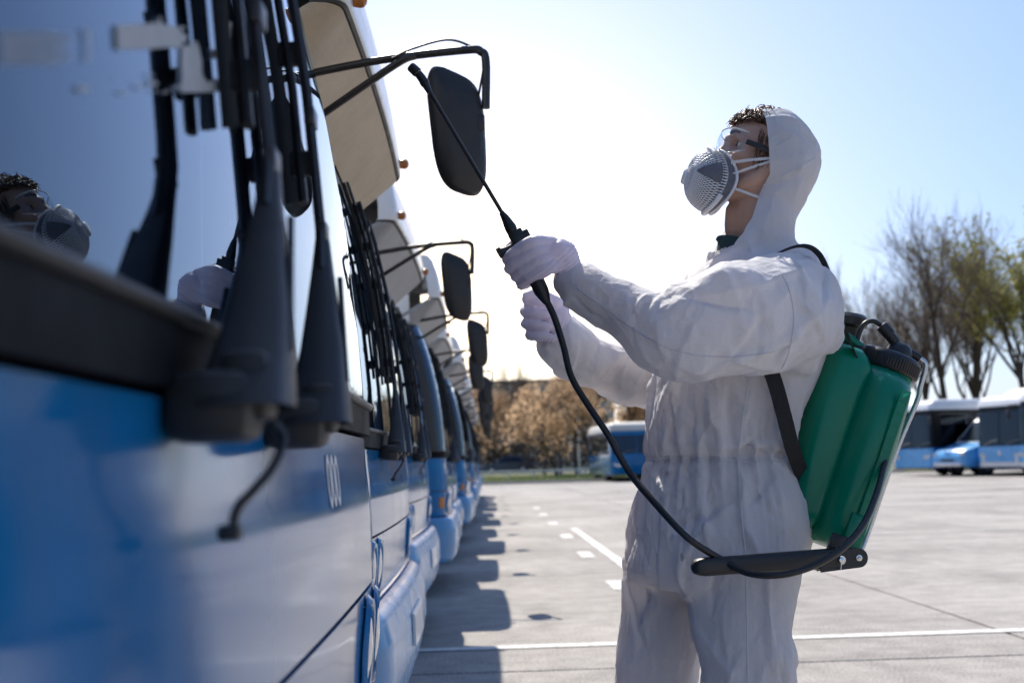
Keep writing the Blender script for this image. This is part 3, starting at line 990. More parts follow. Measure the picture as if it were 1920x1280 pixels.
def van(label, loc, rz):
    t = empty('minibus', loc, rz); tag(t, label, 'minibus', 'buses parked across the lot')
    W_, L_ = 1.95, 6.0
    sec = [(0.0, .45, .70, .86), (.12, .36, .92, .96), (.5, .34, 1.08, 1.0), (1.0, .34, 1.20, 1.0), (1.25, .34, 1.30, 1.0)]
    b = MB()
    rows = []
    for y, zb, zt, k in [(0, .50, .72, .80), (.04, .42, .86, .88), (.2, .36, 1.00, .96), (.6, .34, 1.13, 1.0), (1.1, .34, 1.26, 1.0), (1.2, .34, 1.30, 1.0), (L_, .34, 1.30, 1.0)]:
        hw = W_ / 2 * k; r_ = .12
        rows.append([Vector((W_ / 2 + x, y, z)) for x, z in ((-hw, zb), (-hw, zt - r_), (-hw + .03, zt - .04), (-hw + r_, zt), (0, zt + .02), (hw - r_, zt), (hw - .03, zt - .04), (hw, zt - r_), (hw, zb), (-hw, zb))])
    b.grid(rows); b.add(rows[0][:9], [tuple(range(9))]); b.add(rows[-1][:9], [tuple(range(9))])
    b.build('body', M['cityblue2'], t, True, 40)
    c = MB(); rows = []
    for z, yf, k in ((1.29, 1.12, .98), (1.6, 1.45, .95), (2.1, 1.95, .90), (2.3, 2.25, .84), (2.42, 2.8, .70)):
        hw = W_ / 2 * k
        rows.append([Vector((W_ / 2 + x, y, z)) for x, y in ((-hw + .15, yf), (-hw, yf + .25), (-hw, L_ - .05), (hw, L_ - .05), (hw, yf + .25), (hw - .15, yf), (-hw + .15, yf))])
    c.grid(rows); c.add(rows[-1][:6], [tuple(range(6))]); c.build('cabin', M['white'], t, True, 40)
    g = MB(); g.grid([[Vector((W_ / 2 + x * k, yf - .012, z)) for x in (-.74, 0, .74)] for z, yf, k in ((1.33, 1.15, 1.0), (1.6, 1.445, .97), (2.1, 1.945, .90))]); g.build('windscreen', M['sideglass'], t, True)
    for s in (-1, 1):
        for (ya, yb) in ((1.75, 2.75), (2.85, 4.3), (4.4, 5.7)):
            g = MB(); x = W_ / 2 + s * (W_ / 2 * .972); g.add([(x, ya, 1.38), (x, yb, 1.38), (x - s * .055, yb, 2.05), (x - s * .055, ya + .25, 2.05)], [(0, 1, 2, 3)]); g.build('side_window', M['sideglass'], t)
        h = MB(); h.box((W_ / 2 + s * .74, .12, .84), (.28, .22, .16), rot=(0, 0, -s * .5), bev=.05); h.build('headlight', M['clearlens'], t, True)
        m_ = MB(); m_.box((W_ / 2 + s * 1.08, 1.55, 1.42), (.16, .1, .26), bev=.03); m_.build('mirror', M['black'], t, True)
    gr = MB(); gr.box((W_ / 2, .02, .62), (.8, .06, .10), bev=.02); gr.build('grille', M['black'], t, True)
    bu = MB(); bu.box((W_ / 2, .03, .46), (1.6, .14, .16), bev=.05); bu.build('bumper', M['silver'], t, True)
    for y in (1.1, 4.7):
        for sx in (.12, W_ - .12):
            w = MB(); w.lathe((sx, y, .36), (1, 0, 0), [(-.12, .22), (-.12, .32), (-.08, .36), (.08, .36), (.12, .32), (.12, .22)], 22); wo = w.build('wheel', M['tyre'], t, True)
            q = MB(); q.lathe((sx, y, .36), (1, 0, 0), [(-.125, .21), (-.10, .10), (.10, .10), (.125, .21)], 16); q.build('rim', M['grey'], wo, True)
    return t


PH = -math.radians(70)
wv = Vector((math.cos(PH), math.sin(PH), 0)); fwd = Vector((math.sin(PH), -math.cos(PH), 0))
A0 = Vector((16.6, 55.0, 0))
city_bus('blue and white city bus farthest left of the right-hand group, partly behind the tank', tuple(A0), PH, Hh=3.05, pod=False, silver=False)
van('small blue minibus with sloping bonnet between two city buses', tuple(A0 + wv * 2.85 + fwd * .35), PH)
city_bus('blue city bus with silver front band and cream roof pod beside the minibus', tuple(A0 + wv * 5.1), PH, Hh=3.0, pod=True)
city_bus('blue city bus cut by the right edge of the picture', tuple(A0 + wv * 8.7 + fwd * 1.25), PH, Hh=3.05, pod=True)
q = at(1146, 900, 63)
city_bus('old dark blue bus with cream roof standing alone by the verge', (q.x, 63, 0), math.radians(2), L_=9.5, Hh=2.8, body='paint', roof='creamroof', pod=False, silver=False, old=True, group=None)

# ------------------------------------------------------------------ trees
M['bark'] = mat('grey_brown_bark', (0.075, 0.055, 0.042), 0.9, vary=.35, vscale=6)
M['twig'] = mat('bare_twigs', (0.16, 0.115, 0.085), 0.85, vary=.3, vscale=3)
M['bud'] = mat('brown_bud_leaves', (0.60, 0.42, 0.26), 0.8, vary=.4, vscale=1.2, trans=.75)
M['budgreen'] = mat('young_yellow_green_leaves', (0.36, 0.34, 0.07), 0.75, vary=.35, vscale=1.0, trans=.4)
M['dark_leaf'] = mat('dark_evergreen', (0.10, 0.075, 0.05), 0.85, vary=.4, vscale=1.5, trans=.15)


def tree_meshes(seed, h, spread, levels=5, leaf=0, leaf_size=.1, leafmat=None, multi=1, twig_r=.007, up=.35):
    r = random.Random(seed)
    tr, tw = MB(), MB()
    tips = []

    def grow(p, d, L, rad, lev):
        n = 3
        pts, rr_ = [p.copy()], [rad]
        for k in range(n):
            d = (d + Vector((r.gauss(0, .13), r.gauss(0, .13), r.gauss(0, .08) + up * .08))).normalized()
            p = p + d * L / n
            pts.append(p.copy()); rr_.append(max(twig_r * .6, rad * (1 - .45 * (k + 1) / n)))
        (tr if lev <= 2 else tw).tube(pts, rr_, 6 if lev <= 1 else (5 if lev == 2 else 3), cap=False)
        if lev >= levels - 2:
            tips.extend(pts[1:])
        if lev >= levels:
            return
        nb = r.choice((3, 3, 4)) if lev else r.choice((4, 5))
        for k in range(nb):
            t = r.uniform(.35, 1.0) if lev else r.uniform(.45, 1.0)
            q = pts[0].lerp(pts[-1], t) if n < 2 else pts[min(n - 1, int(t * n))].lerp(pts[min(n, int(t * n) + 1)], t * n - int(t * n))
            az = r.uniform(0, 6.283); el = r.uniform(.25, .85) * spread
            e1 = d.orthogonal().normalized(); e2 = d.cross(e1)
            nd = (d * math.cos(el) + (e1 * math.cos(az) + e2 * math.sin(az)) * math.sin(el) + Vector((0, 0, up * .4))).normalized()
            grow(q, nd, L * r.uniform(.55, .78), max(twig_r, rr_[-1] * r.uniform(.55, .8)), lev + 1)
        if lev <= levels - 1:
            grow(pts[-1], (d + Vector((r.gauss(0, .1), r.gauss(0, .1), .1))).normalized(), L * .72, max(twig_r, rr_[-1] * .9), lev + 1)
    for m_ in range(multi):
        a = r.uniform(0, 6.28)
        grow(Vector((.12 * math.cos(a) * (multi > 1), .12 * math.sin(a) * (multi > 1), -.05)), Vector((.28 * math.cos(a) * (multi > 1), .28 * math.sin(a) * (multi > 1), 1)).normalized(), h * .30, h * .016, 0)
    lf = MB()
    if leaf:
        vs, fs = [], []
        for k in range(leaf):
            c = r.choice(tips) + Vector((r.gauss(0, .12), r.gauss(0, .12), r.gauss(0, .12)))
            s = leaf_size * r.uniform(.5, 1.3)
            e1 = Vector((r.gauss(0, 1), r.gauss(0, 1), r.gauss(0, 1))).normalized(); e2 = e1.orthogonal().normalized()
            b = len(vs)
            vs += [c - e1 * s, c + e2 * s * .5, c + e1 * s, c - e2 * s * .5]
            fs.append((b, b + 1, b + 2, b + 3))
        lf.add(vs, fs)
    return tr.mesh('trunk', M['bark'], True, 60), tw.mesh('crown', M['twig'], False), (lf.mesh('foliage', leafmat) if leaf else None)


def plant_tree(name, meshes, loc, sc, rz, label, group=None, cat='tree'):
    t = empty(name, loc, rz); t.scale = sc if isinstance(sc, tuple) else (sc, sc, sc)
    link('trunk', meshes[0], t); cr = link('crown', meshes[1], t)
    if meshes[2]: link('foliage', meshes[2], cr)
    tag(t, label, cat, group)
    return t


def gx(px, Y):
    return at(px, 860, Y).x


bare = [tree_meshes(21, 12, 1.0, 5, 500, .05, M['bud'], 1, .006, .5), tree_meshes(33, 12, .95, 5, 500, .05, M['bud'], 2, .006, .6)]
yel = tree_meshes(8, 12, 1.0, 4, 3600, .11, M['budgreen'], 1, .012, .5)
brown = [tree_meshes(51, 7, 1.1, 4, 2600, .085, M['bud'], 1, .010, .3), tree_meshes(52, 7, 1.15, 4, 2400, .085, M['bud'], 2, .010, .3), tree_meshes(57, 7, 1.0, 4, 2200, .085, M['bud'], 1, .010, .4)]
for k, (px, Y, sc, rz, m_, lab) in enumerate((
        (1772, 72, 1.42, .4, 0, 'tall bare tree rising behind the right-hand buses, dark forked trunk'),
        (1700, 76, 1.28, 2.2, 1, 'bare tree leaning left just above the black sprayer cap'),
        (1838, 80, 1.5, 4.0, 1, 'bare tree between the forked tree and the yellow-green tree'),
        (1650, 92, 1.05, 1.1, 0, 'small bare tree farthest left behind the sprayer tank'),
        (975, 122, 1.2, 3.0, 1, 'slim tall bare tree standing above the brown thicket'))):
    plant_tree('bare_tree', bare[m_], (gx(px, Y), Y, 0.0), sc if px > 1000 else (sc * .5, sc * .5, sc * 1.0), rz, lab, 'bare trees')
for px, Y, sc, rz, lab in ((1930, 70, 1.4, 1.0, 'yellow-green budding tree at the right edge of the picture'), (2010, 76, 1.5, 3.0, 'yellow-green budding tree mostly beyond the right edge')):
    plant_tree('budding_tree', yel, (gx(px, Y), Y, 0), sc, rz, lab, 'budding trees')
rb = random.Random(3)
bl = [(925, 84, .95), (955, 90, 1.05), (990, 82, .92), (1020, 92, 1.12), (1048, 84, 1.02), (1080, 90, 1.16), (1108, 82, 1.0), (1140, 92, 1.2), (1175, 88, 1.08), (1210, 94, 1.18), (1250, 88, 1.05), (1300, 92, 1.15), (1360, 90, 1.1), (905, 94, 1.05), (880, 88, 1.0)]
names = ['leftmost by the bus row', 'behind the parked car', 'above the parked car roof', 'just right of the slim tall tree', 'left of the lamp post', 'directly behind the lamp post', 'over the left end of the old bus', 'over the middle of the old bus', 'right of the old bus roof', 'behind the coverall waist', 'behind the coverall hip', 'hidden behind the coverall', 'behind the strap of the sprayer', 'deep behind the bus row end', 'beyond the farthest bus mirror']
for k, (px, Y, sc) in enumerate(bl):
    if px < 1010: Y, sc = Y + 32, sc * 1.3
    plant_tree('thicket_tree', brown[k % 3], (gx(px, Y), Y, .12), (sc * 1.05, sc * 1.05, sc * 1.22), rb.uniform(0, 6.28), 'low brown tree in bud, %s' % names[k], 'brown trees behind the verge')
for k, (px, Y, sc) in enumerate(((1640, 84, .62), (1688, 88, .66), (1730, 90, .6), (1790, 92, .68), (1850, 92, .75), (1905, 88, .8))):
    plant_tree('shrub_tree', brown[(k + 1) % 3], (gx(px, Y), Y, .1), sc, rb.uniform(0, 6.28), 'low brown shrub tree behind the right-hand buses, %s from the left' % ['first', 'second', 'third', 'fourth', 'fifth', 'sixth'][k], 'shrubs behind the right-hand buses')
# dark clipped hedge behind the trees
hv, hf = [], []
for k in range(6000):
    c = Vector((rb.uniform(-4, 26), 124 + rb.uniform(-.8, .8), .2 + 2.3 * rb.random() ** .8 + .25 * math.sin(k)))
    e1 = Vector((rb.gauss(0, 1), rb.gauss(0, 1), rb.gauss(0, 1))).normalized(); e2 = e1.orthogonal().normalized(); s = rb.uniform(.1, .22)
    b = len(hv); hv += [c - e1 * s, c + e2 * s * .7, c + e1 * s, c - e2 * s * .7]; hf.append((b, b + 1, b + 2, b + 3))
hedge = MB().add(hv, hf).build('hedge', M['dark_leaf']); tag(hedge, 'dark hedge under the brown trees beyond the verge', 'hedge')

# ------------------------------------------------------------------ far building, car, post, rail
M['wall'] = mat('pale_render', (0.52, 0.46, 0.40), 0.85, vary=.1, vscale=.6)
M['winpane'] = mat('dark_window_pane', (0.05, 0.06, 0.07), 0.12, vary=.2, vscale=2)
M['rooftile'] = mat('flat_roof_felt', (0.25, 0.20, 0.18), 0.9, vary=.15, vscale=1)
bx0 = gx(860, 170)
bld = empty('long_building', (bx0, 170, 0)); tag(bld, 'long pale flat-roofed building far behind the brown trees', 'building')
MB().box((7, 5, 5.6), (26, 10, 11.2)).build('wall', M['wall'], bld)
MB().box((7, 5, 11.35), (26.8, 10.8, .3)).build('roof', M['rooftile'], bld)
for fl in range(3):
    for k in range(10):
        MB().box((-4.6 + 2.55 * k, -.03, 3.0 + 3.1 * fl), (1.5, .08, 1.5)).build('window', M['winpane'], bld)
house = empty('gabled_house', (gx(1205, 130), 130, 0)); tag(house, 'dark gabled house roof behind the old bus', 'house')
MB().box((2, 3, 2.6), (7, 6, 5.2)).build('wall', M['wall'], house)
MB().prism([(-4, 0), (4, 0), (0, 2.6)], (2, -.4, 5.2), (1, 0, 0), (0, 0, 1), (0, 6.8, 0)).build('roof', M['rooftile'], house)

M['carpaint'] = mat('dark_car_paint', (0.018, 0.018, 0.022), 0.2, 0.2, 0.8)
car = empty('parked_car', (gx(903, 112), 112, .166)); tag(car, 'dark parked car on the road beyond the verge', 'car')
cp = [(0, .30), (.02, .52), (.12, .66), (1.0, .84), (1.15, .90), (1.85, 1.36), (2.3, 1.44), (3.0, 1.42), (3.75, 1.02), (4.1, .95), (4.22, .80), (4.25, .35), (3.9, .25), (.3, .22)]
rows = []
for y, k, dz in ((-.84, .96, -.03), (-.80, 1.0, 0), (.80, 1.0, 0), (.84, .96, -.03)):
    rows.append([Vector((2.1 + (x - 2.1) * k, y + (0.16 if y < 0 else -.16) * max(0, (z - .9) / .5), z + dz)) for x, z in cp + cp[:1]])
cb = MB().grid(rows); cb.add(rows[0][:-1], [tuple(range(len(cp)))]); cb.add(rows[-1][:-1], [tuple(range(len(cp)))]); cb.build('body', M['carpaint'], car, True, 30)
for s in (-1, 1):
    for poly in ([(1.30, .93), (1.92, 1.32), (2.3, 1.37), (2.3, .93)], [(2.36, .93), (2.36, 1.37), (2.95, 1.34), (3.5, 1.03), (3.4, .93)]):
        MB().add([(x, s * (.845 - .16 * max(0, (z - .9) / .5)) , z) for x, z in poly], [tuple(range(len(poly)))]).build('side_window', M['sideglass'], car)
    for x in (.82, 3.42):
        w = MB(); w.lathe((x, s * .76, .31), (0, 1, 0), [(-.1, .19), (-.1, .28), (-.06, .315), (.06, .315), (.1, .28), (.1, .19)], 20); wo = w.build('wheel', M['tyre'], car, True)
        q = MB(); q.lathe((x, s * .76, .31), (0, 1, 0), [(-.105, .18), (-.09, .05), (.09, .05), (.105, .18)], 14); q.build('rim', M['silver'], wo, True)
    MB().box((.06, s * .58, .62), (.16, .34, .12), bev=.04).build('headlight', M['clearlens'], car)
MB().add([(1.14, -.66, .93), (1.14, .66, .93), (1.83, .56, 1.37), (1.83, -.56, 1.37)], [(0, 1, 2, 3)]).build('windscreen', M['sideglass'], car)

post = MB(); pb = Vector((gx(1086, 86), 86, .1))
post.tube([pb, pb + Vector((0, 0, 2.0)), pb + Vector((0, 0, 4.3))], [.075, .06, .05], 10)
post.lathe(pb, (0, 0, 1), [(0, .12), (.25, .12), (.3, .08)], 12)
po = post.build('lamp_post', M['silver'], None, True); tag(po, 'thin grey lamp post between the brown trees left of the old bus', 'post')
M['railwhite'] = mat('white_rail', (0.66, 0.64, 0.60), 0.6, vary=.1, vscale=2)
rail = empty('low_rail', (0, 78, .1)); tag(rail, 'low white rail along the verge under the brown trees', 'rail')
for k in range(14):
    MB().box((-2 + 1.5 * k, 0, .22), (.09, .09, .48), bev=.01).build('rail_post', M['railwhite'], rail)
MB().box((8, 0, .42), (21, .06, .13), bev=.01).build('rail_bar', M['railwhite'], rail)


# ------------------------------------------------------------------ the person
YP = 2.95
PXM = FPX / YP


def remesh(parts, voxel, name):
    """Union of closed shapes into one even quad surface."""
    me = bpy.data.meshes.new(name)
    me.from_pydata(parts.v, [], parts.f)
    bm = bmesh.new(); bm.from_mesh(me); bmesh.ops.recalc_face_normals(bm, faces=list(bm.faces)); bm.to_mesh(me); bm.free()
    o = bpy.data.objects.new(name, me); COL.objects.link(o)
    m = o.modifiers.new('r', 'REMESH'); m.mode = 'VOXEL'; m.voxel_size = voxel; m.adaptivity = 0
    dg = bpy.context.evaluated_depsgraph_get(); dg.update()
    out = bpy.data.meshes.new_from_object(o.evaluated_get(dg))
    bpy.data.objects.remove(o); bpy.data.meshes.remove(me)
    return out


def get_v(me):
    a = np.empty(len(me.vertices) * 3); me.vertices.foreach_get('co', a); return a.reshape(-1, 3)


def set_v(me, V):
    me.vertices.foreach_set('co', np.ascontiguousarray(V).ravel()); me.update()


def get_e(me):
    a = np.empty(len(me.edges) * 2, dtype=np.int64); me.edges.foreach_get('vertices', a); return a.reshape(-1, 2)


def get_n(me):
    a = np.empty(len(me.vertices) * 3); me.vertex_normals.foreach_get('vector', a); return a.reshape(-1, 3)


def scat(idx, w, n):
    return np.stack([np.bincount(idx, w[:, k], n) for k in range(3)], 1)


def lap(V, e, n, deg):
    return (scat(e[:, 0], V[e[:, 1]], n) + scat(e[:, 1], V[e[:, 0]], n)) / deg[:, None]


def smooth_mesh(me, it, k=.5):
    V, e = get_v(me), get_e(me); n = len(V)
    deg = np.maximum(np.bincount(e.ravel(), minlength=n), 1)
    for _ in range(it):
        V = V + k * (lap(V, e, n, deg) - V)
    set_v(me, V)


def vnoise(P, scale, seed):
    """Cheap smooth 3D noise from summed sines."""
    r = np.random.RandomState(seed)
    out = np.zeros(len(P))
    for k in range(14):
        d = r.normal(size=3); d /= np.linalg.norm(d)
        out += np.sin(P @ d * scale * r.uniform(.6, 1.6) + r.uniform(0, 6.28))
    return out / 14 * 1.9


def ring_tube(mb, pts, n=28, p=1.0):
    """Closed tube from [(centre, half axis u (Vector), half axis w (Vector))]."""
    vs, fs = [], []
    for c, u, w in pts:
        for k in range(n):
            a = 2 * math.pi * k / n
            ca, sa = math.cos(a), math.sin(a)
            vs.append(Vector(c) + Vector(u) * math.copysign(abs(ca) ** p, ca) + Vector(w) * math.copysign(abs(sa) ** p, sa))
    m = len(pts)
    for i in range(m - 1):
        for k in range(n):
            a, b = i * n + k, i * n + (k + 1) % n
            fs.append((a, b, b + n, a + n))
    fs.append(tuple(reversed(range(n)))); fs.append(tuple((m - 1) * n + k for k in range(n)))
    mb.add(vs, fs)


def limb(mb, nodes, n=20, steps=5, flat=1.0):
    """Tapered limb through nodes (x,y,z,r), round ends."""
    q = catmull(nodes, steps)
    path = [Vector(a[:3]) for a in q]; rad = [float(a[3]) for a in q]
    t0 = (path[0] - path[1]).normalized(); t1 = (path[-1] - path[-2]).normalized()
    pre = [(path[0] + t0 * rad[0] * s, rad[0] * math.sqrt(max(0, 1 - s * s))) for s in (.97, .8, .5)]
    post = [(path[-1] + t1 * rad[-1] * s, rad[-1] * math.sqrt(max(0, 1 - s * s))) for s in (.5, .8, .97)]
    mb.tube([a for a, _ in pre] + path + [a for a, _ in post], [b for _, b in pre] + rad + [b for _, b in post], n, flat=flat)


def ball(mb, c, r, rot=None, n=20):
    vs, fs = [], []
    m = n // 2
    R = rot if rot is not None else Matrix.Identity(3)
    for i in range(m + 1):
        th = math.pi * (i + .02) / (m + .04)
        for k in range(n):
            a = 2 * math.pi * k / n
            vs.append(Vector(c) + R @ Vector((r[0] * math.sin(th) * math.cos(a), r[1] * math.sin(th) * math.sin(a), r[2] * math.cos(th))))
    for i in range(m):
        for k in range(n):
            a, b = i * n + k, i * n + (k + 1) % n
            fs.append((a, b, b + n, a + n))
    fs.append(tuple(range(n))); fs.append(tuple(m * n + k for k in range(n)))
    mb.add(vs, fs)


def PN(px, py, dy, rpx):
    """limb node from a photo pixel, offset dy from the body's middle plane, radius in pixels at the body plane"""
    q = at(px, py, YP + dy)
    return (q.x, q.y, q.z, rpx / PXM)


# --- coverall --------------------------------------------------------------
cov = MB()
rings = []
for (py, xl, xr, hd) in ((455, 1392, 1484, .075), (475, 1352, 1500, .125), (500, 1306, 1536, .185), (540, 1268, 1550, .215), (600, 1238, 1553, .205), (660, 1222, 1552, .19),
                         (700, 1214, 1542, .185), (760, 1207, 1516, .18), (815, 1203, 1494, .178), (838, 1201, 1494, .184), (862, 1203, 1482, .166), (884, 1198, 1490, .180), (930, 1190, 1512, .192),
                         (985, 1178, 1520, .198), (1040, 1168, 1513, .198), (1080, 1172, 1498, .185), (1105, 1200, 1470, .15)):
    c0, c1 = at(xl, py, YP), at(xr, py, YP)
    rings.append(((c0 + c1) / 2, (c1 - c0) / 2, Vector((0, hd, 0))))
ring_tube(cov, rings, 36, .88)


def leg(nodes, n=24):
    pts = []
    q = catmull(nodes, 4)
    for (x, y, z, ru, rw) in q:
        pts.append((Vector((x, y, z)), Vector((ru, 0, 0)), Vector((0, rw, 0))))
    ring_tube(cov, pts, n, .92)


def LN(px, py, dy, ru, rw):
    q = at(px, py, YP + dy); return (q.x, q.y, q.z, ru / PXM, rw)


leg([LN(1404, 985, -.075, 96, .10), LN(1402, 1060, -.09, 100, .105), LN(1396, 1120, -.10, 101, .105), LN(1394, 1180, -.105, 97, .105), LN(1408, 1240, -.11, 92, .102), LN(1408, 1290, -.115, 88, .10), LN(1404, 1400, -.115, 80, .094), LN(1410, 1540, -.115, 74, .085), LN(1412, 1640, -.115, 70, .082)])
leg([LN(1280, 985, .075, 96, .10), LN(1266, 1060, .09, 98, .105), LN(1252, 1120, .10, 92, .104), LN(1243, 1200, .10, 88, .104), LN(1230, 1290, .10, 88, .10), LN(1224, 1400, .10, 80, .095), LN(1226, 1540, .10, 74, .085), LN(1226, 1640, .10, 70, .082)])
# near (left) arm
limb(cov, [PN(1490, 575, -.155, 100), PN(1440, 592, -.225, 105), PN(1370, 604, -.27, 101), PN(1300, 615, -.29, 90), PN(1240, 612, -.285, 80), PN(1190, 590, -.27, 66), PN(1140, 566, -.245, 54), PN(1095, 541, -.215, 46), PN(1072, 528, -.2, 40)], 26)
limb(cov, [PN(1450, 560, -.17, 80), PN(1510, 590, -.175, 62), PN(1548, 638, -.15, 26)], 18)
limb(cov, [PN(1470, 640, -.2, 50), PN(1515, 680, -.16, 26)], 16)
# far (right) arm
limb(cov, [PN(1370, 575, .15, 96), PN(1320, 640, .22, 92), PN(1250, 700, .245, 78), PN(1195, 705, .235, 66), PN(1140, 690, .2, 60), PN(1090, 665, .165, 52), PN(1056, 643, .14, 44)], 26)
# hood
HC = at(1432, 287, YP)
TILT = math.radians(15)
HU = Vector((-math.cos(TILT), 0, math.sin(TILT)))      # head forward
HW = Vector((math.sin(TILT), 0, math.cos(TILT)))       # head up
HY = Vector((0, 1, 0))


def H(u, y, w):
    return HC + HU * u + HY * y + HW * w


rotH = Matrix((HU, HY, HW)).transposed()
ball(cov, at(1442, 299, YP), (.119, .102, .112), rotH, 28)
limb(cov, [PN(1478, 285, 0, 56), PN(1470, 330, 0, 56), PN(1440, 390, 0, 60)], 24)
ring_tube(cov, [((at(a, y, YP) + at(b, y, YP)) / 2, (at(b, y, YP) - at(a, y, YP)) / 2, Vector((0, d, 0))) for (y, a, b, d) in
                ((330, 1400, 1520, .085), (365, 1396, 1506, .088), (395, 1382, 1491, .09), (425, 1362, 1489, .094), (450, 1344, 1488, .105), (475, 1332, 1494, .12), (510, 1318, 1500, .14))], 30, .95)
limb(cov, [PN(1352, 418, .0, 13), PN(1344, 450, 0, 18), PN(1334, 490, 0, 28)], 14)

VOX = 0.0062
cme = remesh(cov, VOX, 'coverall')
smooth_mesh(cme, 9, .5)
V, N = get_v(cme), get_n(cme).copy()
zn_ = at(1420, 470, YP).z
e_ = get_e(cme); dg_ = np.maximum(np.bincount(e_.ravel(), minlength=len(V)), 1)
zh_ = at(1345, 1085, YP).z
wb_ = np.exp(-((V[:, 2] - zh_) / .085) ** 2) * .6
for _ in range(45): V = V + wb_[:, None] * (lap(V, e_, len(V), dg_) - V)
set_v(cme, V); N = get_n(cme).copy()
cuff_ = np.minimum(np.linalg.norm(V - np.array(at(1072, 528, YP - .2)), axis=1), np.linalg.norm(V - np.array(at(1056, 643, YP + .14)), axis=1))
set_v(cme, V - N * (.009 * (1 - smoothstep(zn_ - .04, zn_ + .06, V[:, 2])) * smoothstep(.05, .16, cuff_))[:, None])
smooth_mesh(cme, 4, .5)


def wrinkle(me, iters, fields, seed=3, att=.0015, amp=.006):
    """Position-based cloth: the surface is given more material than its outline needs and buckles into folds.
    fields(V0) -> growth along an axis, growth across it, axis, hold mask, inner and outer limits, fold direction."""
    V0, e = get_v(me), get_e(me); n = len(V0)
    N = get_n(me).copy()
    deg = np.maximum(np.bincount(e.ravel(), minlength=n), 1)
    ga, gc, ax, hold, lov, hiv, fd, fa = fields(V0)
    d = V0[e[:, 1]] - V0[e[:, 0]]
    L = np.linalg.norm(d, axis=1)
    du = d / np.maximum(L, 1e-9)[:, None]
    am = ax[e[:, 0]] + ax[e[:, 1]]; am /= np.maximum(np.linalg.norm(am, axis=1), 1e-9)[:, None]
    c2 = (du * am).sum(1) ** 2
    g = .5 * (ga[e[:, 0]] + ga[e[:, 1]]) * c2 + .5 * (gc[e[:, 0]] + gc[e[:, 1]]) * (1 - c2)
    Lr = L * (1 + g)
    # stiffer along the fold direction than across it: folds come out long
    fm = fd[e[:, 0]] + fd[e[:, 1]]; fm /= np.maximum(np.linalg.norm(fm, axis=1), 1e-9)[:, None]
    wa = 1 + .5 * (fa[e[:, 0]] + fa[e[:, 1]]) * (du * fm).sum(1) ** 2
    wsum = np.maximum(np.bincount(e[:, 0], wa, n) + np.bincount(e[:, 1], wa, n), 1e-9)

    def lw(X):
        return (scat(e[:, 0], X[e[:, 1]] * wa[:, None], n) + scat(e[:, 1], X[e[:, 0]] * wa[:, None], n)) / wsum[:, None] - X
    D = N * (amp * (vnoise(V0, 17, seed) + .8 * vnoise(V0, 36, seed + 1) + .25 * vnoise(V0, 80, seed + 5)) * (1 - hold))[:, None]
    for it in range(iters):
        t = it / (iters - 1)
        Lt = L + (Lr - L) * min(1.0, .3 + t * 1.4)
        V = V0 + D
        dd = V[e[:, 1]] - V[e[:, 0]]
        ln = np.maximum(np.linalg.norm(dd, axis=1), 1e-7)
        k = ((ln - Lt) / ln * .5)[:, None] * dd
        corr = scat(e[:, 0], k, n) - scat(e[:, 1], k, n)
        D = D + corr / deg[:, None] * 2.4
        if True:
            D = D - (.55 - .15 * t) * lw(lw(D))
        D *= (1 - att)
        dn = (D * N).sum(1)
        D = D + N * (np.clip(dn, lov, hiv) - dn)[:, None] * .6
        D *= (1 - hold * .5)[:, None]
    set_v(me, V0 + D)
    return D


def crumple(me, cell, amp, seed, mask=None, stretch=None):
    """Facets with sharp edges, as in creased paper: distance to scattered seeds."""
    from mathutils import kdtree
    V, N = get_v(me), get_n(me).copy()
    r = np.random.RandomState(seed)
    S = np.array(stretch if stretch is not None else (1, 1, 1), float)
    Q = V * S + np.stack([vnoise(V, 14, seed + k) for k in range(3)], 1) * cell * .35
    lo, hi = Q.min(0), Q.max(0)
    idx = r.randint(0, len(Q), int(len(Q) * (VOX / cell) ** 2 * 1.3))
    pts = Q[idx] + r.normal(size=(len(idx), 3)) * cell * .2
    kd = kdtree.KDTree(len(pts))
    for i, p in enumerate(pts): kd.insert(p, i)
    kd.balance()
    h = r.uniform(-1, 1, len(pts)); G = r.normal(size=(len(pts), 3))
    out = np.empty(len(V))
    for i, q in enumerate(Q):
        (c1, i1, d1), (c2, i2, d2) = kd.find_n(q, 2)
        out[i] = .6 * (d1 / cell) + .45 * min(1, (d2 - d1) / cell * 2.2) * h[i1]
    D = amp * (out - out.mean())
    if mask is not None: D *= mask(V)
    set_v(me, V + N * D[:, None])


# key places in world metres
P_ = lambda px, py, dy=0.0: np.array(at(px, py, YP + dy))
near_arm = [P_(1490, 575, -.155), P_(1370, 604, -.27), P_(1240, 612, -.285), P_(1072, 528, -.2)]
far_arm = [P_(1370, 575, .15), P_(1250, 700, .245), P_(1195, 705, .235), P_(1056, 643, .14)]
ZW = at(1345, 858, YP).z        # elastic waist
ZN = at(1420, 470, YP).z        # collar seam


def seg_dist(V, a, b):
    ab = b - a; t = np.clip(((V - a) @ ab) / (ab @ ab), 0, 1)
    return np.linalg.norm(V - (a + t[:, None] * ab), axis=1), t


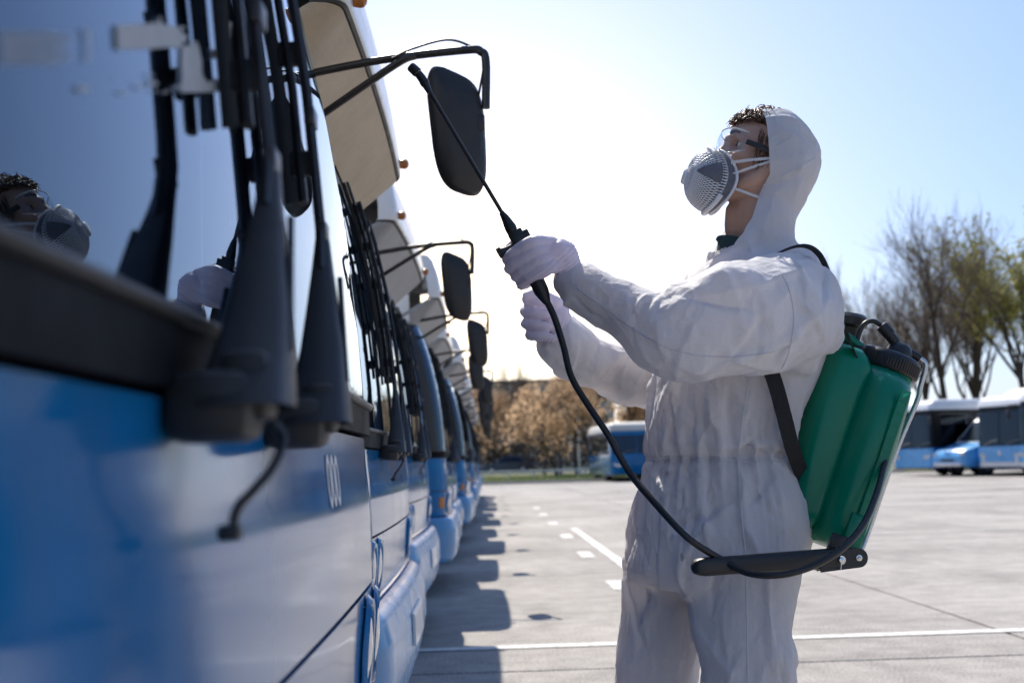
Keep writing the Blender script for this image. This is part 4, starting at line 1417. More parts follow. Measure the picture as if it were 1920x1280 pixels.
def cov_fields(V):
    n = len(V)
    ga, gc = np.full(n, .06), np.full(n, .07)
    ax = np.tile(np.array([0., 0, 1.]), (n, 1))
    fd = ax.copy(); fa = np.full(n, 5.)
    hold = np.zeros(n)
    lov, hiv = np.full(n, -.020), np.full(n, .007)
    z = V[:, 2]
    # gathers above and below the elastic
    w = np.exp(-((z - ZW) / .10) ** 2)
    tor = (np.abs(V[:, 1] - YP) < .23)
    gc += .20 * w * tor
    fa += 6 * np.exp(-((z - ZW) / .16) ** 2)
    hold = np.maximum(hold, .9 * np.exp(-((z - ZW) / .010) ** 2) * tor)
    # hips and legs: loose hanging cloth, long folds
    lg = smoothstep(ZW - .05, ZW - .25, z)
    gc += .05 * lg; lov -= .012 * lg; hiv += .003 * lg; fa += 2 * lg
    # arms
    for arm, gA, gC in ((near_arm, .085, .06), (far_arm, .09, .07)):
        best = np.full(n, 9.0)
        for k in range(len(arm) - 1):
            dd, t = seg_dist(V, arm[k], arm[k + 1])
            m = dd < best
            best = np.where(m, dd, best)
            axd = arm[k + 1] - arm[k]; axd = axd / np.linalg.norm(axd)
            inside = m & (dd < .135) & (V[:, 2] > ZW + .1)
            if k == 0: inside &= (t > .25)
            ax[inside] = axd; ga[inside] = gA; gc[inside] = gC
            dg = axd * .75 + np.array([.1, 0, -.65]); fd[inside] = dg / np.linalg.norm(dg); fa[inside] = 7
        # cuff gathers
        dc = np.linalg.norm(V - arm[-1], axis=1)
        gc += .12 * np.exp(-(dc / .07) ** 2); hold = np.maximum(hold, .8 * np.exp(-(dc / .036) ** 2))
    # hood and neck
    hd = smoothstep(ZN, ZN + .05, z)
    ga = ga * (1 - hd) + .05 * hd; gc = gc * (1 - hd) + .06 * hd
    lov = lov * (1 - hd) - .010 * hd; hiv = hiv * (1 - hd) + .005 * hd
    return ga, gc, ax, hold, lov, hiv, fd, fa


wrinkle(cme, 150, cov_fields, 3)
smooth_mesh(cme, 1, .3)
hoodmask = lambda V: 1 - .45 * smoothstep(ZN, ZN + .05, V[:, 2])
crumple(cme, .17, .042, 15, hoodmask, (1, 1, .45))
crumple(cme, .085, .0095, 5, hoodmask, (1, 1, .4))
# gathers run up and down from the elastic of the waist and the cuffs
V, N = get_v(cme), get_n(cme).copy()
th = np.arctan2(V[:, 1] - YP, (V[:, 0] - at(1345, 860, YP).x) * 1.2)
dz = V[:, 2] - ZW
fall = np.where(dz > 0, np.exp(-dz / .055), np.exp(dz / .075)) * (np.abs(V[:, 1] - YP) < .24) * (dz < .16)
gth = np.abs(np.sin(th * 11 + 1.6 * vnoise(V * np.array([1, 1, .25]), 24, 21))) ** .8
gth2 = np.abs(np.sin(th * 23 + 2.2 * vnoise(V * np.array([1, 1, .25]), 30, 22)))
D = fall * (.012 - .017 * gth - .005 * gth2) - .010 * np.exp(-(dz / .011) ** 2) * (np.abs(V[:, 1] - YP) < .24)
set_v(cme, V + N * D[:, None])

# crisp creases on top: long ridges between stressed points
def creases(me, lines):
    V, N = get_v(me), get_n(me).copy()
    D = np.zeros(len(V))
    for (a, b, w, h) in lines:
        a, b = np.array(a), np.array(b)
        m = (np.abs(V - (a + b) / 2).max(1) < np.abs(b - a).max() / 2 + 5 * w)
        if not m.any(): continue
        dd, t = seg_dist(V[m], a, b)
        nm = N[m].mean(0); sd = np.cross(nm, b - a); sd /= max(1e-9, np.linalg.norm(sd))
        s = (V[m] - a) @ sd
        bow = np.sin(np.pi * np.clip(t, .02, .98)) ** .6
        s = s + .06 * np.linalg.norm(b - a) * np.sin(np.pi * t)          # slightly curved
        away = np.maximum(0, dd - np.abs((V[m] - a) @ sd))
        D[m] += h * np.where(s > 0, np.exp(-s / (w * 2.2)), np.exp(s / (w * .40))) * bow * np.exp(-(away / .03) ** 2)
    set_v(me, V + N * D[:, None])


def near_pt(px, py, dy):
    return at(px, py, YP + dy)


cl = []
for (x0, y0, d0, x1, y1, d1, w, h) in (
        (1240, 545, -.33, 1262, 668, -.35, .008, .008), (1262, 668, -.36, 1330, 700, -.36, .010, .006), (1225, 560, -.33, 1180, 660, -.33, .006, -.005),
        (1090, 500, -.24, 1130, 620, -.28, .007, -.006), (1350, 690, -.35, 1560, 560, -.30, .012, .006), (1300, 560, -.36, 1520, 500, -.30, .010, .006),
        (1420, 480, -.24, 1545, 640, -.28, .012, -.006), (1452, 540, -.31, 1560, 640, -.27, .010, .006),
        (1400, 880, -.19, 1395, 985, -.2, .006, .006), (1395, 985, -.2, 1430, 1050, -.2, .006, .006), (1460, 885, -.18, 1465, 1000, -.2, .007, .005),
        (1375, 940, -.2, 1285, 1050, -.16, .010, .008), (1285, 1050, -.16, 1300, 1200, -.16, .010, .006), (1330, 960, -.18, 1260, 1000, -.16, .008, -.006),
        (1455, 1060, -.22, 1460, 1280, -.21, .010, .008), (1350, 1120, -.22, 1380, 1280, -.21, .010, .005), (1320, 900, -.18, 1340, 1000, -.19, .008, -.005),
        (1310, 720, -.19, 1345, 830, -.18, .008, .006), (1420, 720, -.19, 1400, 840, -.18, .008, .006), (1365, 720, -.19, 1372, 835, -.18, .007, -.005),
        (1250, 730, -.13, 1275, 850, -.15, .007, .005), (1470, 330, -.09, 1425, 470, -.12, .010, .004), (1425, 345, -.1, 1520, 300, -.08, .006, .003), (1500, 270, -.08, 1495, 390, -.08, .006, .003),
        (1440, 480, -.17, 1330, 560, -.2, .010, .005)):
    cl.append((near_pt(x0, y0, d0), near_pt(x1, y1, d1), w * 1.2, h * 2.4))
rc = np.random.RandomState(12)
VV, NN = get_v(cme), get_n(cme).copy()
for k in range(300):
    i = rc.randint(len(VV)); p, nn = VV[i], NN[i]
    if p[2] < .35: continue
    d = rc.normal(size=3) * np.array([.8, .8, 1.0]); d[2] -= np.sign(d[2]) * -.9 if p[2] < ZW + .3 else 0
    d -= nn * (d @ nn); d /= np.linalg.norm(d)
    Lc = rc.uniform(.07, .26); hs = .55 if p[2] > ZN else 1
    cl.append((p - d * Lc / 2, p + d * Lc / 2, rc.uniform(.006, .014), rc.choice([-1, 1, 1]) * rc.uniform(.004, .0115) * hs))
creases(cme, cl)
smooth_mesh(cme, 1, .12)

# cut the face opening of the hood
bm = bmesh.new(); bm.from_mesh(cme)
cuts = []
for (x0, y0, x1, y1, ty) in ((1419, 200, 1427, 325, .0), (1427, 325, 1402, 388, .10), (1402, 388, 1346, 462, .22)):
    a, b = at(x0, y0, YP), at(x1, y1, YP)
    t = (b - a).normalized()
    nrm = Vector((t.z, 0, -t.x))
    if nrm.x > 0: nrm = -nrm                       # towards the face
    nrm = (nrm + Vector((0, ty, 0)) * -1).normalized()
    cuts.append((a, nrm))
zc = at(1346, 470, YP).z
for a, nrm in cuts:
    gm = [f for f in bm.faces if f.calc_center_median().z > zc - .06 and abs(f.calc_center_median().y - YP) < .16]
    ed = set(e for f in gm for e in f.edges); vv = set(v for f in gm for v in f.verts)
    bmesh.ops.bisect_plane(bm, geom=list(gm) + list(ed) + list(vv), plane_co=a, plane_no=nrm, dist=1e-5)
dele = []
for f in bm.faces:
    c = f.calc_center_median()
    if c.z > zc - .005 and abs(c.y - YP) < .16 and all((c - a).dot(nn) > 0 for a, nn in cuts):
        dele.append(f)
bmesh.ops.delete(bm, geom=dele, context='FACES')
for f in bm.faces: f.smooth = True
# ankles open
bm.to_mesh(cme); bm.free()


def tyvek():
    m = bpy.data.materials.new('white_nonwoven_coverall')
    n, l, p = nodes_of(m)
    p.inputs['Base Color'].default_value = (0.86, 0.87, 0.90, 1)
    p.inputs['Roughness'].default_value = 0.62
    p.inputs['Specular IOR Level'].default_value = 0.3
    p.inputs['Sheen Weight'].default_value = 0.15
    geo = n.new('ShaderNodeNewGeometry')
    t = n.new('ShaderNodeTexNoise'); t.inputs['Scale'].default_value = 260; t.inputs['Detail'].default_value = 4
    t2 = n.new('ShaderNodeTexNoise'); t2.inputs['Scale'].default_value = 34; t2.inputs['Detail'].default_value = 7; t2.inputs['Distortion'].default_value = .6
    t3 = n.new('ShaderNodeTexVoronoi'); t3.inputs['Scale'].default_value = 17; t3.feature = 'F1'
    mp = n.new('ShaderNodeTexNoise'); mp.inputs['Scale'].default_value = 9
    l.new(geo.outputs['Position'], mp.inputs['Vector'])
    av = n.new('ShaderNodeMix'); av.data_type = 'VECTOR'; av.inputs[0].default_value = .12
    l.new(geo.outputs['Position'], av.inputs[4]); l.new(mp.outputs['Color'], av.inputs[5])
    l.new(geo.outputs['Position'], t.inputs['Vector']); l.new(geo.outputs['Position'], t2.inputs['Vector'])
    l.new(av.outputs[1], t3.inputs['Vector'])
    b1 = n.new('ShaderNodeBump'); b1.inputs['Strength'].default_value = .12; b1.inputs['Distance'].default_value = .002
    b2 = n.new('ShaderNodeBump'); b2.inputs['Strength'].default_value = .35; b2.inputs['Distance'].default_value = .012
    b3 = n.new('ShaderNodeBump'); b3.inputs['Strength'].default_value = .30; b3.inputs['Distance'].default_value = .02
    l.new(t.outputs[0], b1.inputs['Height']); l.new(t2.outputs[0], b2.inputs['Height']); l.new(t3.outputs['Distance'], b3.inputs['Height'])
    # sharp crinkle lines: edges of warped, stretched cells at two sizes
    prev = b3
    for sc_, st_, di_ in ((10, .36, .010), (24, .22, .005)):
        mpg = n.new('ShaderNodeMapping'); mpg.inputs['Scale'].default_value = (1.0, 1.0, .55); mpg.inputs['Rotation'].default_value = (.3, .5, sc_)
        l.new(av.outputs[1], mpg.inputs[0])
        ve = n.new('ShaderNodeTexVoronoi'); ve.feature = 'DISTANCE_TO_EDGE'; ve.inputs['Scale'].default_value = sc_
        l.new(mpg.outputs[0], ve.inputs['Vector'])
        mr_ = n.new('ShaderNodeMapRange'); mr_.interpolation_type = 'SMOOTHSTEP'; mr_.inputs[1].default_value, mr_.inputs[2].default_value = 0.0, .13
        mr_.inputs[3].default_value, mr_.inputs[4].default_value = 1.0, 0.0
        l.new(ve.outputs['Distance'], mr_.inputs[0])
        nz_ = n.new('ShaderNodeTexNoise'); nz_.inputs['Scale'].default_value = 7
        l.new(geo.outputs['Position'], nz_.inputs['Vector'])
        mm = n.new('ShaderNodeMath'); mm.operation = 'MULTIPLY'; l.new(mr_.outputs[0], mm.inputs[0]); l.new(nz_.outputs[0], mm.inputs[1])
        bb = n.new('ShaderNodeBump'); bb.inputs['Strength'].default_value = st_; bb.inputs['Distance'].default_value = di_
        l.new(mm.outputs[0], bb.inputs['Height']); l.new(prev.outputs[0], bb.inputs['Normal']); prev = bb
    l.new(prev.outputs[0], b2.inputs['Normal']); l.new(b2.outputs[0], b1.inputs['Normal']); l.new(b1.outputs[0], p.inputs['Normal'])
    tr = n.new('ShaderNodeBsdfTranslucent'); tr.inputs['Color'].default_value = (0.90, 0.89, 0.90, 1)
    ms = n.new('ShaderNodeMixShader'); ms.inputs[0].default_value = .42
    l.new(p.outputs[0], ms.inputs[1]); l.new(tr.outputs[0], ms.inputs[2])
    l.new(ms.outputs[0], n['Material Output'].inputs['Surface'])
    return m


M['tyvek'] = tyvek()
M['glove'] = mat('pale_lilac_glove', (0.80, 0.75, 0.85), 0.4, vary=0.05, vscale=30, bump=0.45, bscale=48, trans=0.32)


def skin_mat():
    m = bpy.data.materials.new('skin')
    n, l, p = nodes_of(m)
    tc = n.new('ShaderNodeTexCoord')
    t = n.new('ShaderNodeTexNoise'); t.inputs['Scale'].default_value = 28; t.inputs['Detail'].default_value = 6
    l.new(tc.outputs['Object'], t.inputs['Vector'])
    mx = n.new('ShaderNodeMix'); mx.data_type = 'RGBA'
    mx.inputs[6].default_value = (0.50, 0.29, 0.21, 1); mx.inputs[7].default_value = (0.62, 0.39, 0.29, 1)
    l.new(t.outputs[0], mx.inputs[0]); l.new(mx.outputs[2], p.inputs['Base Color'])
    p.inputs['Roughness'].default_value = .5
    p.inputs['Subsurface Weight'].default_value = .0
    p.inputs['Subsurface Radius'].default_value = (.012, .005, .003)
    t2 = n.new('ShaderNodeTexNoise'); t2.inputs['Scale'].default_value = 240
    l.new(tc.outputs['Object'], t2.inputs['Vector'])
    b = n.new('ShaderNodeBump'); b.inputs['Strength'].default_value = .15; b.inputs['Distance'].default_value = .002
    l.new(t2.outputs[0], b.inputs['Height']); l.new(b.outputs[0], p.inputs['Normal'])
    return m


M['skin'] = skin_mat()
M['hair'] = mat('brown_hair', (0.15, 0.085, 0.048), 0.4, vary=0.5, vscale=60)
M['shirt'] = mat('dark_shirt', (0.02, 0.05, 0.06), 0.8, vary=0.3, vscale=30)
M['eye'] = mat('eye_white', (0.7, 0.68, 0.65), 0.15)
M['iris'] = mat('iris_dark', (0.06, 0.04, 0.03), 0.1)

FEET = [at(1412, 1640, YP - .115), at(1226, 1640, YP + .10)]
person = empty('person', (FEET[0].x * .5 + FEET[1].x * .5, YP, 0))
tag(person, 'person in white hooded coverall, mask and gloves aiming a spray lance at the buses', 'person')
PI_ = person.matrix_basis.copy()


def to_person(o, parent=None):
    """children keep world-built coordinates"""
    o.parent = parent or person
    o.matrix_parent_inverse = Matrix.Translation(-Vector(person.location)) if parent is None else Matrix.Identity(4)
    return o


cme.materials.clear(); cme.materials.append(M['tyvek'])
coverall = to_person(link('coverall', cme))
from mathutils.bvhtree import BVHTree
_bm = bmesh.new(); _bm.from_mesh(cme); _bvh = BVHTree.FromBMesh(_bm)


def seam(path, r=.0016, far=False):
    """stitched seam lying on the cloth, path in photo pixels"""
    pts = []
    for (px, py) in catmull(path, 14):
        q = at(px, py, YP)
        d = (q - CPOS).normalized()
        hit, nn, _, _ = _bvh.ray_cast(CPOS, d)
        if hit is None:
            if len(pts) > 2: break
            continue
        pts.append(hit + nn * r * .4)
    if len(pts) < 3: return
    b = MB(); b.tube(pts, r, 6, flat=.7)
    o = b.build('seam', M['tyvek'], coverall, True)
    return o


seam([(1404, 712), (1396, 760), (1388, 820), (1384, 858), (1386, 900), (1392, 980), (1398, 1050), (1400, 1150), (1402, 1279)])
seam([(1080, 538), (1130, 575), (1190, 618), (1260, 655), (1340, 668), (1420, 664), (1480, 650)])
seam([(1452, 492), (1478, 540), (1488, 600), (1478, 660), (1466, 690)])
seam([(1430, 348), (1468, 330), (1500, 312), (1528, 296)])
seam([(1425, 218), (1429, 270), (1432, 325), (1415, 375), (1392, 410), (1364, 446)], .0022)
seam([(1212, 864), (1260, 862), (1310, 862), (1360, 864), (1410, 866), (1450, 868), (1478, 866)], .0014)
seam([(1212, 857), (1260, 855), (1310, 855), (1360, 857), (1410, 859), (1450, 861), (1478, 859)], .0014)
seam([(1215, 905), (1222, 980), (1232, 1060), (1240, 1120)])
_bm.free()

# --- body: one continuous surface from head to ankles ------------------------
bd = MB()
ball(bd, H(-.008, 0, .012), (.094, .074, .088), rotH, 24)            # skull
ball(bd, H(.028, 0, -.030), (.062, .060, .072), rotH, 20)            # face block
ball(bd, H(.050, 0, -.090), (.040, .044, .032), rotH, 18)            # jaw / chin
ball(bd, H(.074, 0, -.100), (.016, .020, .015), rotH, 14)
for s in (-1, 1):
    limb(bd, [tuple(H(-.012, s * .058, -.045)) + (.022,), tuple(H(.02, s * .052, -.082)) + (.02,), tuple(H(.062, s * .02, -.104)) + (.017,)], 12)   # mandible
    ball(bd, H(.052, s * .040, -.032), (.026, .022, .024), rotH, 14)  # cheekbone
    ball(bd, H(-.020, s * .074, -.025), (.018, .008, .030), rotH, 14)  # ear
limb(bd, [tuple(H(.078, 0, .010)) + (.008,), tuple(H(.096, 0, -.020)) + (.010,), tuple(H(.106, 0, -.038)) + (.014,)], 12)   # nose
ball(bd, H(.092, 0, -.046), (.016, .018, .010), rotH, 12)
limb(bd, [tuple(H(.072, -.042, .014)) + (.010,), tuple(H(.084, -.012, .012)) + (.010,), tuple(H(.084, .012, .012)) + (.010,), tuple(H(.072, .042, .014)) + (.010,)], 10)   # brow
limb(bd, [tuple(H(.074, -.020, -.068)) + (.009,), tuple(H(.084, 0, -.067)) + (.010,), tuple(H(.074, .020, -.068)) + (.009,)], 10)   # lips
nk = at(1432, 480, YP)
limb(bd, [tuple(H(-.02, 0, -.05)) + (.058,), tuple(at(1416, 390, YP)) + (.056,), tuple(at(1422, 440, YP)) + (.058,), tuple(nk) + (.066,)], 20)
limb(bd, [tuple(at(1376, 395, YP)) + (.020,), tuple(at(1378, 425, YP)) + (.024,), tuple(at(1388, 460, YP)) + (.03,)], 12)
limb(bd, [PN(1425, 480, 0, 55), PN(1405, 560, 0, 100), PN(1390, 680, 0, 110), PN(1370, 800, 0, 105), PN(1350, 900, 0, 105), PN(1345, 1010, 0, 110)], 24)
limb(bd, [PN(1425, 545, -.13, 52), PN(1340, 600, -.22, 42), PN(1255, 615, -.265, 38), PN(1160, 575, -.24, 33), PN(1062, 522, -.198, 24)], 14)
limb(bd, [PN(1390, 545, .13, 52), PN(1300, 660, .2, 42), PN(1220, 705, .225, 36), PN(1130, 680, .18, 32), PN(1045, 630, .13, 23)], 14)
limb(bd, [PN(1390, 1020, -.08, 75), PN(1395, 1200, -.1, 62), PN(1400, 1400, -.11, 48), PN(1412, 1600, -.115, 36), PN(1412, 1690, -.115, 34)], 16)
limb(bd, [PN(1290, 1020, .08, 75), PN(1240, 1200, .1, 62), PN(1225, 1400, .1, 48), PN(1226, 1600, .1, 36), PN(1226, 1690, .1, 34)], 16)
bme = remesh(bd, .0052, 'body')
# eye sockets
V = get_v(bme)
for s in (-1, 1):
    c = np.array(H(.078, s * .032, -.004)); q = np.linalg.norm(V - c, axis=1)
    V -= np.array(HU) * (.016 * np.exp(-(q / .018) ** 2))[:, None]
set_v(bme, V)
smooth_mesh(bme, 3, .5)
bme.materials.clear(); bme.materials.append(M['skin'])
for p in bme.polygons: p.use_smooth = True
body = to_person(link('body', bme))
for s in (-1, 1):
    e = MB(); ball(e, H(.0565, s * .031, -.004), (.0115, .0115, .0115), rotH, 16); eo = to_person(e.build('eye', M['eye'], None, True))
    i_ = MB(); i_.lathe(H(.066, s * .031, -.003), HU, [(-.004, .0055), (.0015, .0055), (.0025, .003)], 14); to_person(i_.build('iris', M['iris'], None, True), eo)
    b = MB(); limb(b, [tuple(H(.082, s * .014, .019)) + (.004,), tuple(H(.082, s * .032, .025)) + (.005,), tuple(H(.070, s * .05, .020)) + (.003,)], 8); to_person(b.build('eyebrow', M['hair'], None, True))
# collar of the dark shirt
sh = MB()
rows = []
for k, (dz, r) in enumerate(((-.05, 1.25), (-.02, 1.16), (.010, 1.10), (.022, 1.12), (.018, 1.16))):
    c = at(1404, 478, YP) + Vector((.0, 0, dz))
    rows.append([c + Vector((math.cos(a) * .062 * r, math.sin(a) * .062 * r, -.022 * -math.cos(a) * -1)) for a in np.linspace(0, 2 * math.pi, 29)])
sh.grid(rows); to_person(sh.build('shirt_collar', M['shirt'], None, True))

# --- hair: short waves over the brow, combed back under the hood --------------
hm = MB()
rh = random.Random(5)
ball(hm, H(-.012, 0, .026), (.088, .073, .074), rotH, 20)
for k in range(900):
    th = rh.uniform(-1.25, 1.25); ph = rh.uniform(.30, 1.25)
    if rh.random() < .45: ph = rh.uniform(.35, .62); 
    d = Vector((math.cos(th) * math.cos(ph), math.sin(th) * math.cos(ph) * .92, math.sin(ph)))
    base = H(-.012 + .088 * d.x, .073 * d.y, .026 + .074 * d.z)
    out = (HU * d.x + HY * d.y + HW * d.z).normalized()
    flow = (HU * rh.uniform(.3, 1.0) + HW * rh.uniform(-.1, .5) + HY * (d.y + rh.uniform(-.8, .8))).normalized()
    if ph > .8: flow = (HU * rh.uniform(-1, .4) + HY * rh.uniform(-.8, .8) + HW * .1).normalized()
    L = rh.uniform(.012, .024)
    side = flow.cross(out).normalized()
    cur = rh.uniform(-1, 1)
    pts = []
    for q in range(6):
        t = q / 5
        pts.append(base + out * (.001 + L * .38 * math.sin(t * 2.2)) + flow * L * .85 * t + side * L * .45 * cur * math.sin(t * 3.6) - HW * (.010 * t * t))
    hm.tube(pts, [.0011, .0012, .0011, .001, .0007, .0002], 4, cap=False)
for s in (-1, 1):
    for k in range(150):
        base = H(rh.uniform(-.02, .03), s * rh.uniform(.066, .074), rh.uniform(-.045, .04))
        pts = [base, base + HY * s * .004 - HW * .010, base + HY * s * .003 - HW * .022 + HU * rh.uniform(-.006, .008)]
        hm.tube(pts, [.0011, .001, .0003], 4, cap=False)
to_person(hm.build('hair', M['hair'], None, True, 80))

# --- gloves -------------------------------------------------------------------
LD0, LD1 = at(945, 405, 2.74), at(1018, 548, 2.74)                 # the lance grip axis
GAX = (LD1 - LD0).normalized()


def near_hand():
    g = MB()
    # frame: a along grip (down), f towards the knuckles (left, down in the picture), o towards the camera
    a = GAX; o = Vector((0, -1, 0)); f = a.cross(o).normalized()
    if f.x > 0: f = -f
    G = at(990, 494, 2.74)
    def q(fa, aa, oo): return G + f * fa + a * aa + o * oo
    wr = at(1074, 530, YP - .2)
    # back of the hand
    for k, aa in enumerate((-.030, -.010, .010, .029)):
        kn = q(.026 - .006 * abs(k - 1), aa, .020)
        limb(g, [tuple(q(-.062, aa * .75 + .010, .018)) + (.0155,), tuple(q(-.022, aa, .030)) + (.0165,), tuple(kn) + (.0125,)], 12)
        # finger curls over the far side of the grip and back
        p1 = q(.040 - .005 * abs(k - 1), aa + .002, -.004); p2 = q(.026, aa + .003, -.030); p3 = q(.002, aa + .004, -.030); p4 = q(-.012, aa + .004, -.022)
        limb(g, [tuple(kn) + (.0122,), tuple(p1) + (.0112,), tuple(p2) + (.0105,), tuple(p3) + (.0098,), tuple(p4) + (.009,)], 12)
    # palm behind and thumb
    limb(g, [tuple(q(-.060, .012, .010)) + (.027,), tuple(q(-.034, .004, .010)) + (.027,)], 16)
    limb(g, [tuple(q(-.055, -.012, .0)) + (.017,), tuple(q(-.030, -.040, -.010)) + (.0145,), tuple(q(-.006, -.052, -.018)) + (.012,), tuple(q(.016, -.050, -.022)) + (.0105,)], 12)
    # wrist
    limb(g, [tuple(q(-.050, .010, .012)) + (.030,), tuple(q(-.074, .014, .014)) + (.028,), tuple(wr.lerp(q(-.074, .014, .014), .3)) + (.029,), tuple(wr + Vector((.02, 0, -.01))) + (.030,)], 18)
    me = remesh(g, .0028, 'glove')
    smooth_mesh(me, 2, .5)
    # rings of slack latex over the wrist
    V, N = get_v(me), get_n(me).copy()
    w0 = np.array(q(-.050, .010, .012)); d = np.array(wr) - w0; L = np.linalg.norm(d); d /= L
    t = (V - w0) @ d
    ripple = np.sin(t * 760 + 2.5 * vnoise(V, 60, 4)) * .0014 * smoothstep(-.010, .012, t)
    ripple += .0022 * np.exp(-((t - L * .72) / .0035) ** 2)
    ripple += .0006 * vnoise(V, 260, 9)
    set_v(me, V + N * ripple[:, None])
    return me


gm = near_hand()
gm.materials.clear(); gm.materials.append(M['glove'])
for p in gm.polygons: p.use_smooth = True
to_person(link('glove', gm))


def far_hand():
    g = MB()
    Y0 = YP + .10
    def q(px, py, dy): return tuple(at(px, py, Y0 + dy))
    # fist seen from the palm side, thumb on top
    for k, (ky, kx) in enumerate(((560, 992), (583, 988), (606, 990), (627, 998))):
        limb(g, [q(1052, ky + 12, .02) + (.0165,), q(1022, ky + 4, .030) + (.0165,), q(kx + 6, ky, .022) + (.0135,), q(kx - 4, ky + 1, -.004) + (.0128,),
                 q(kx + 10, ky + 3, -.028) + (.0122,), q(kx + 32, ky + 6, -.030) + (.0112,), q(kx + 40, ky + 7, -.014) + (.0098,)], 12)
    limb(g, [q(1040, 570, -.004) + (.020,), q(1020, 556, -.016) + (.0155,), q(1003, 551, -.028) + (.0135,), q(988, 555, -.030) + (.0115,)], 12)
    limb(g, [q(1046, 590, .01) + (.030,), q(1048, 615, .01) + (.030,)], 16)
    limb(g, [q(1040, 605, .01) + (.034,), q(1052, 628, .022) + (.032,), q(1066, 648, .04) + (.031,)], 18)
    me = remesh(g, .0028, 'glove')
    smooth_mesh(me, 2, .5)
    V, N = get_v(me), get_n(me).copy()
    w0 = np.array(at(1040, 600, Y0)); d = np.array(at(1068, 645, Y0 + .04)) - w0; d /= np.linalg.norm(d)
    t = (V - w0) @ d
    ang = V @ np.array([.9, .1, -.35])
    rip = np.sin(ang * 760 + 2 * vnoise(V, 60, 8)) * .0012 * smoothstep(-.015, .015, t) + .0006 * vnoise(V, 260, 3)
    set_v(me, V + N * rip[:, None])
    return me


gm2 = far_hand()
gm2.materials.clear(); gm2.materials.append(M['glove'])
for p in gm2.polygons: p.use_smooth = True
to_person(link('glove', gm2))

# shoes
for k, f in enumerate(FEET):
    s = MB()
    ff = Vector((f.x, f.y, 0))
    rows = []
    for (dx, hw, h) in ((.075, .028, .07), (.06, .038, .11), (.02, .042, .125), (-.04, .042, .10), (-.10, .047, .075), (-.16, .048, .058), (-.205, .036, .045), (-.225, .016, .03)):
        rows.append([ff + Vector((dx, hw * math.cos(a), max(0.004, h * .5 + h * .5 * math.sin(a)))) for a in np.linspace(0, 2 * math.pi, 17)])
    s.grid(rows); to_person(s.build('shoe', M['black'], None, True, 60))


# ------------------------------------------------------------------ half mask with open lattice
mask = empty('respirator_mask', tuple(H(.09, 0, -.09)))
tag(mask, 'white half mask with open lattice shell strapped over nose and mouth', 'mask')
MI = Matrix.Translation(-Vector(mask.location))


def to(root, o):
    o.parent = root
    o.matrix_parent_inverse = Matrix.Translation(-Vector(root.location))
    return o


M['filter'] = mat('grey_filter_felt', (0.16, 0.16, 0.18), 0.85, vary=0.15, vscale=60)
M['lattice'] = mat('white_lattice_plastic', (0.80, 0.80, 0.82), 0.4, vary=0.04, vscale=30)
M['strap'] = mat('white_elastic', (0.74, 0.73, 0.73), 0.7, vary=0.08, vscale=80)
M['clear'] = glass_mat('clear_polycarbonate', (0.93, 0.95, 0.96), 1.5)


def dome(r, a, lift=0.0):
    """r 0 at the front pole .. 1 at the rim; a angle round the rim (0 = +y, pi/2 = up)."""
    ca, sa = math.cos(a), math.sin(a)
    # rim
    ry, rw = .064 * ca, .0715 * sa
    pinch = 1 - .35 * max(0, sa) ** 2.2                      # narrower over the nose
    rim_u = .088 - .034 * abs(ca) ** 1.6 + .010 * max(0, sa)
    pole_u, pole_w = .158, -.092
    e = r ** .92
    dep = math.sqrt(max(0, 1 - e ** 2.4))
    u = rim_u + (pole_u - rim_u) * dep + lift * (.4 + .6 * dep)
    y = ry * pinch * e + lift * ca * e
    w = -.0905 + rw * e + (pole_w + .0905) * (1 - e) + lift * sa * e
    return H(u, y, w)


sh = MB()
sh.grid([[dome(r, a) for a in np.linspace(0, 2 * math.pi, 49)] for r in np.linspace(.02, 1, 15)])
to(mask, sh.build('filter_shell', M['filter'], None, True, 80))
lt = MB()
NS = 34
for k in range(NS):
    for sgn in (-1, 1):
        pts = []
        for r in np.linspace(.10, .985, 20):
            pts.append(dome(r, 2 * math.pi * k / NS + sgn * 1.15 * (math.log(r + .12)), .0022))
        lt.tube(pts, .00115, 4, cap=False)
        lt.tube([dome(r, 2 * math.pi * (k + .5) / NS + sgn * 1.15 * (math.log(r + .12)), .0022) for r in np.linspace(.5, .985, 12)], .00105, 4, cap=False)
to(mask, lt.build('lattice', M['lattice'], None, True, 80))
rm = MB()
rm.tube([dome(1.0, a, .001) for a in np.linspace(0, 2 * math.pi, 61)], .0034, 8, cap=False)
rm.tube([dome(.985, a, .0034) for a in np.linspace(-2.6, -.5, 24)], .0062, 8)
rm.tube([dome(.94, a, .003) for a in np.linspace(.9, 2.24, 20)], .0075, 8)
to(mask, rm.build('rim', M['lattice'], None, True, 80))
vl = MB(); vl.lathe(dome(.05, 0, .002), HU, [(-.004, .019), (.004, .019), (.0075, .016), (.008, .0)], 22)
to(mask, vl.build('valve', M['lattice'], None, True, 50))
for s in (-1, 1):
    sp = MB()
    a0 = math.pi if s < 0 else 0
    rows = []
    for t in np.linspace(0, 1, 8):
        row = []
        half = .34 * t ** .8
        for q in np.linspace(-1, 1, 7):
            row.append(dome(.60 + .36 * t, a0 + half * q + .12 * (1 if s > 0 else -1), .0042))
        rows.append(row)
    sp.grid(rows)
    to(mask, sp.build('side_plate', M['filter'], None, True, 80))


def head_r(u, w):
    """half width of the head at (u, w)"""
    return .079


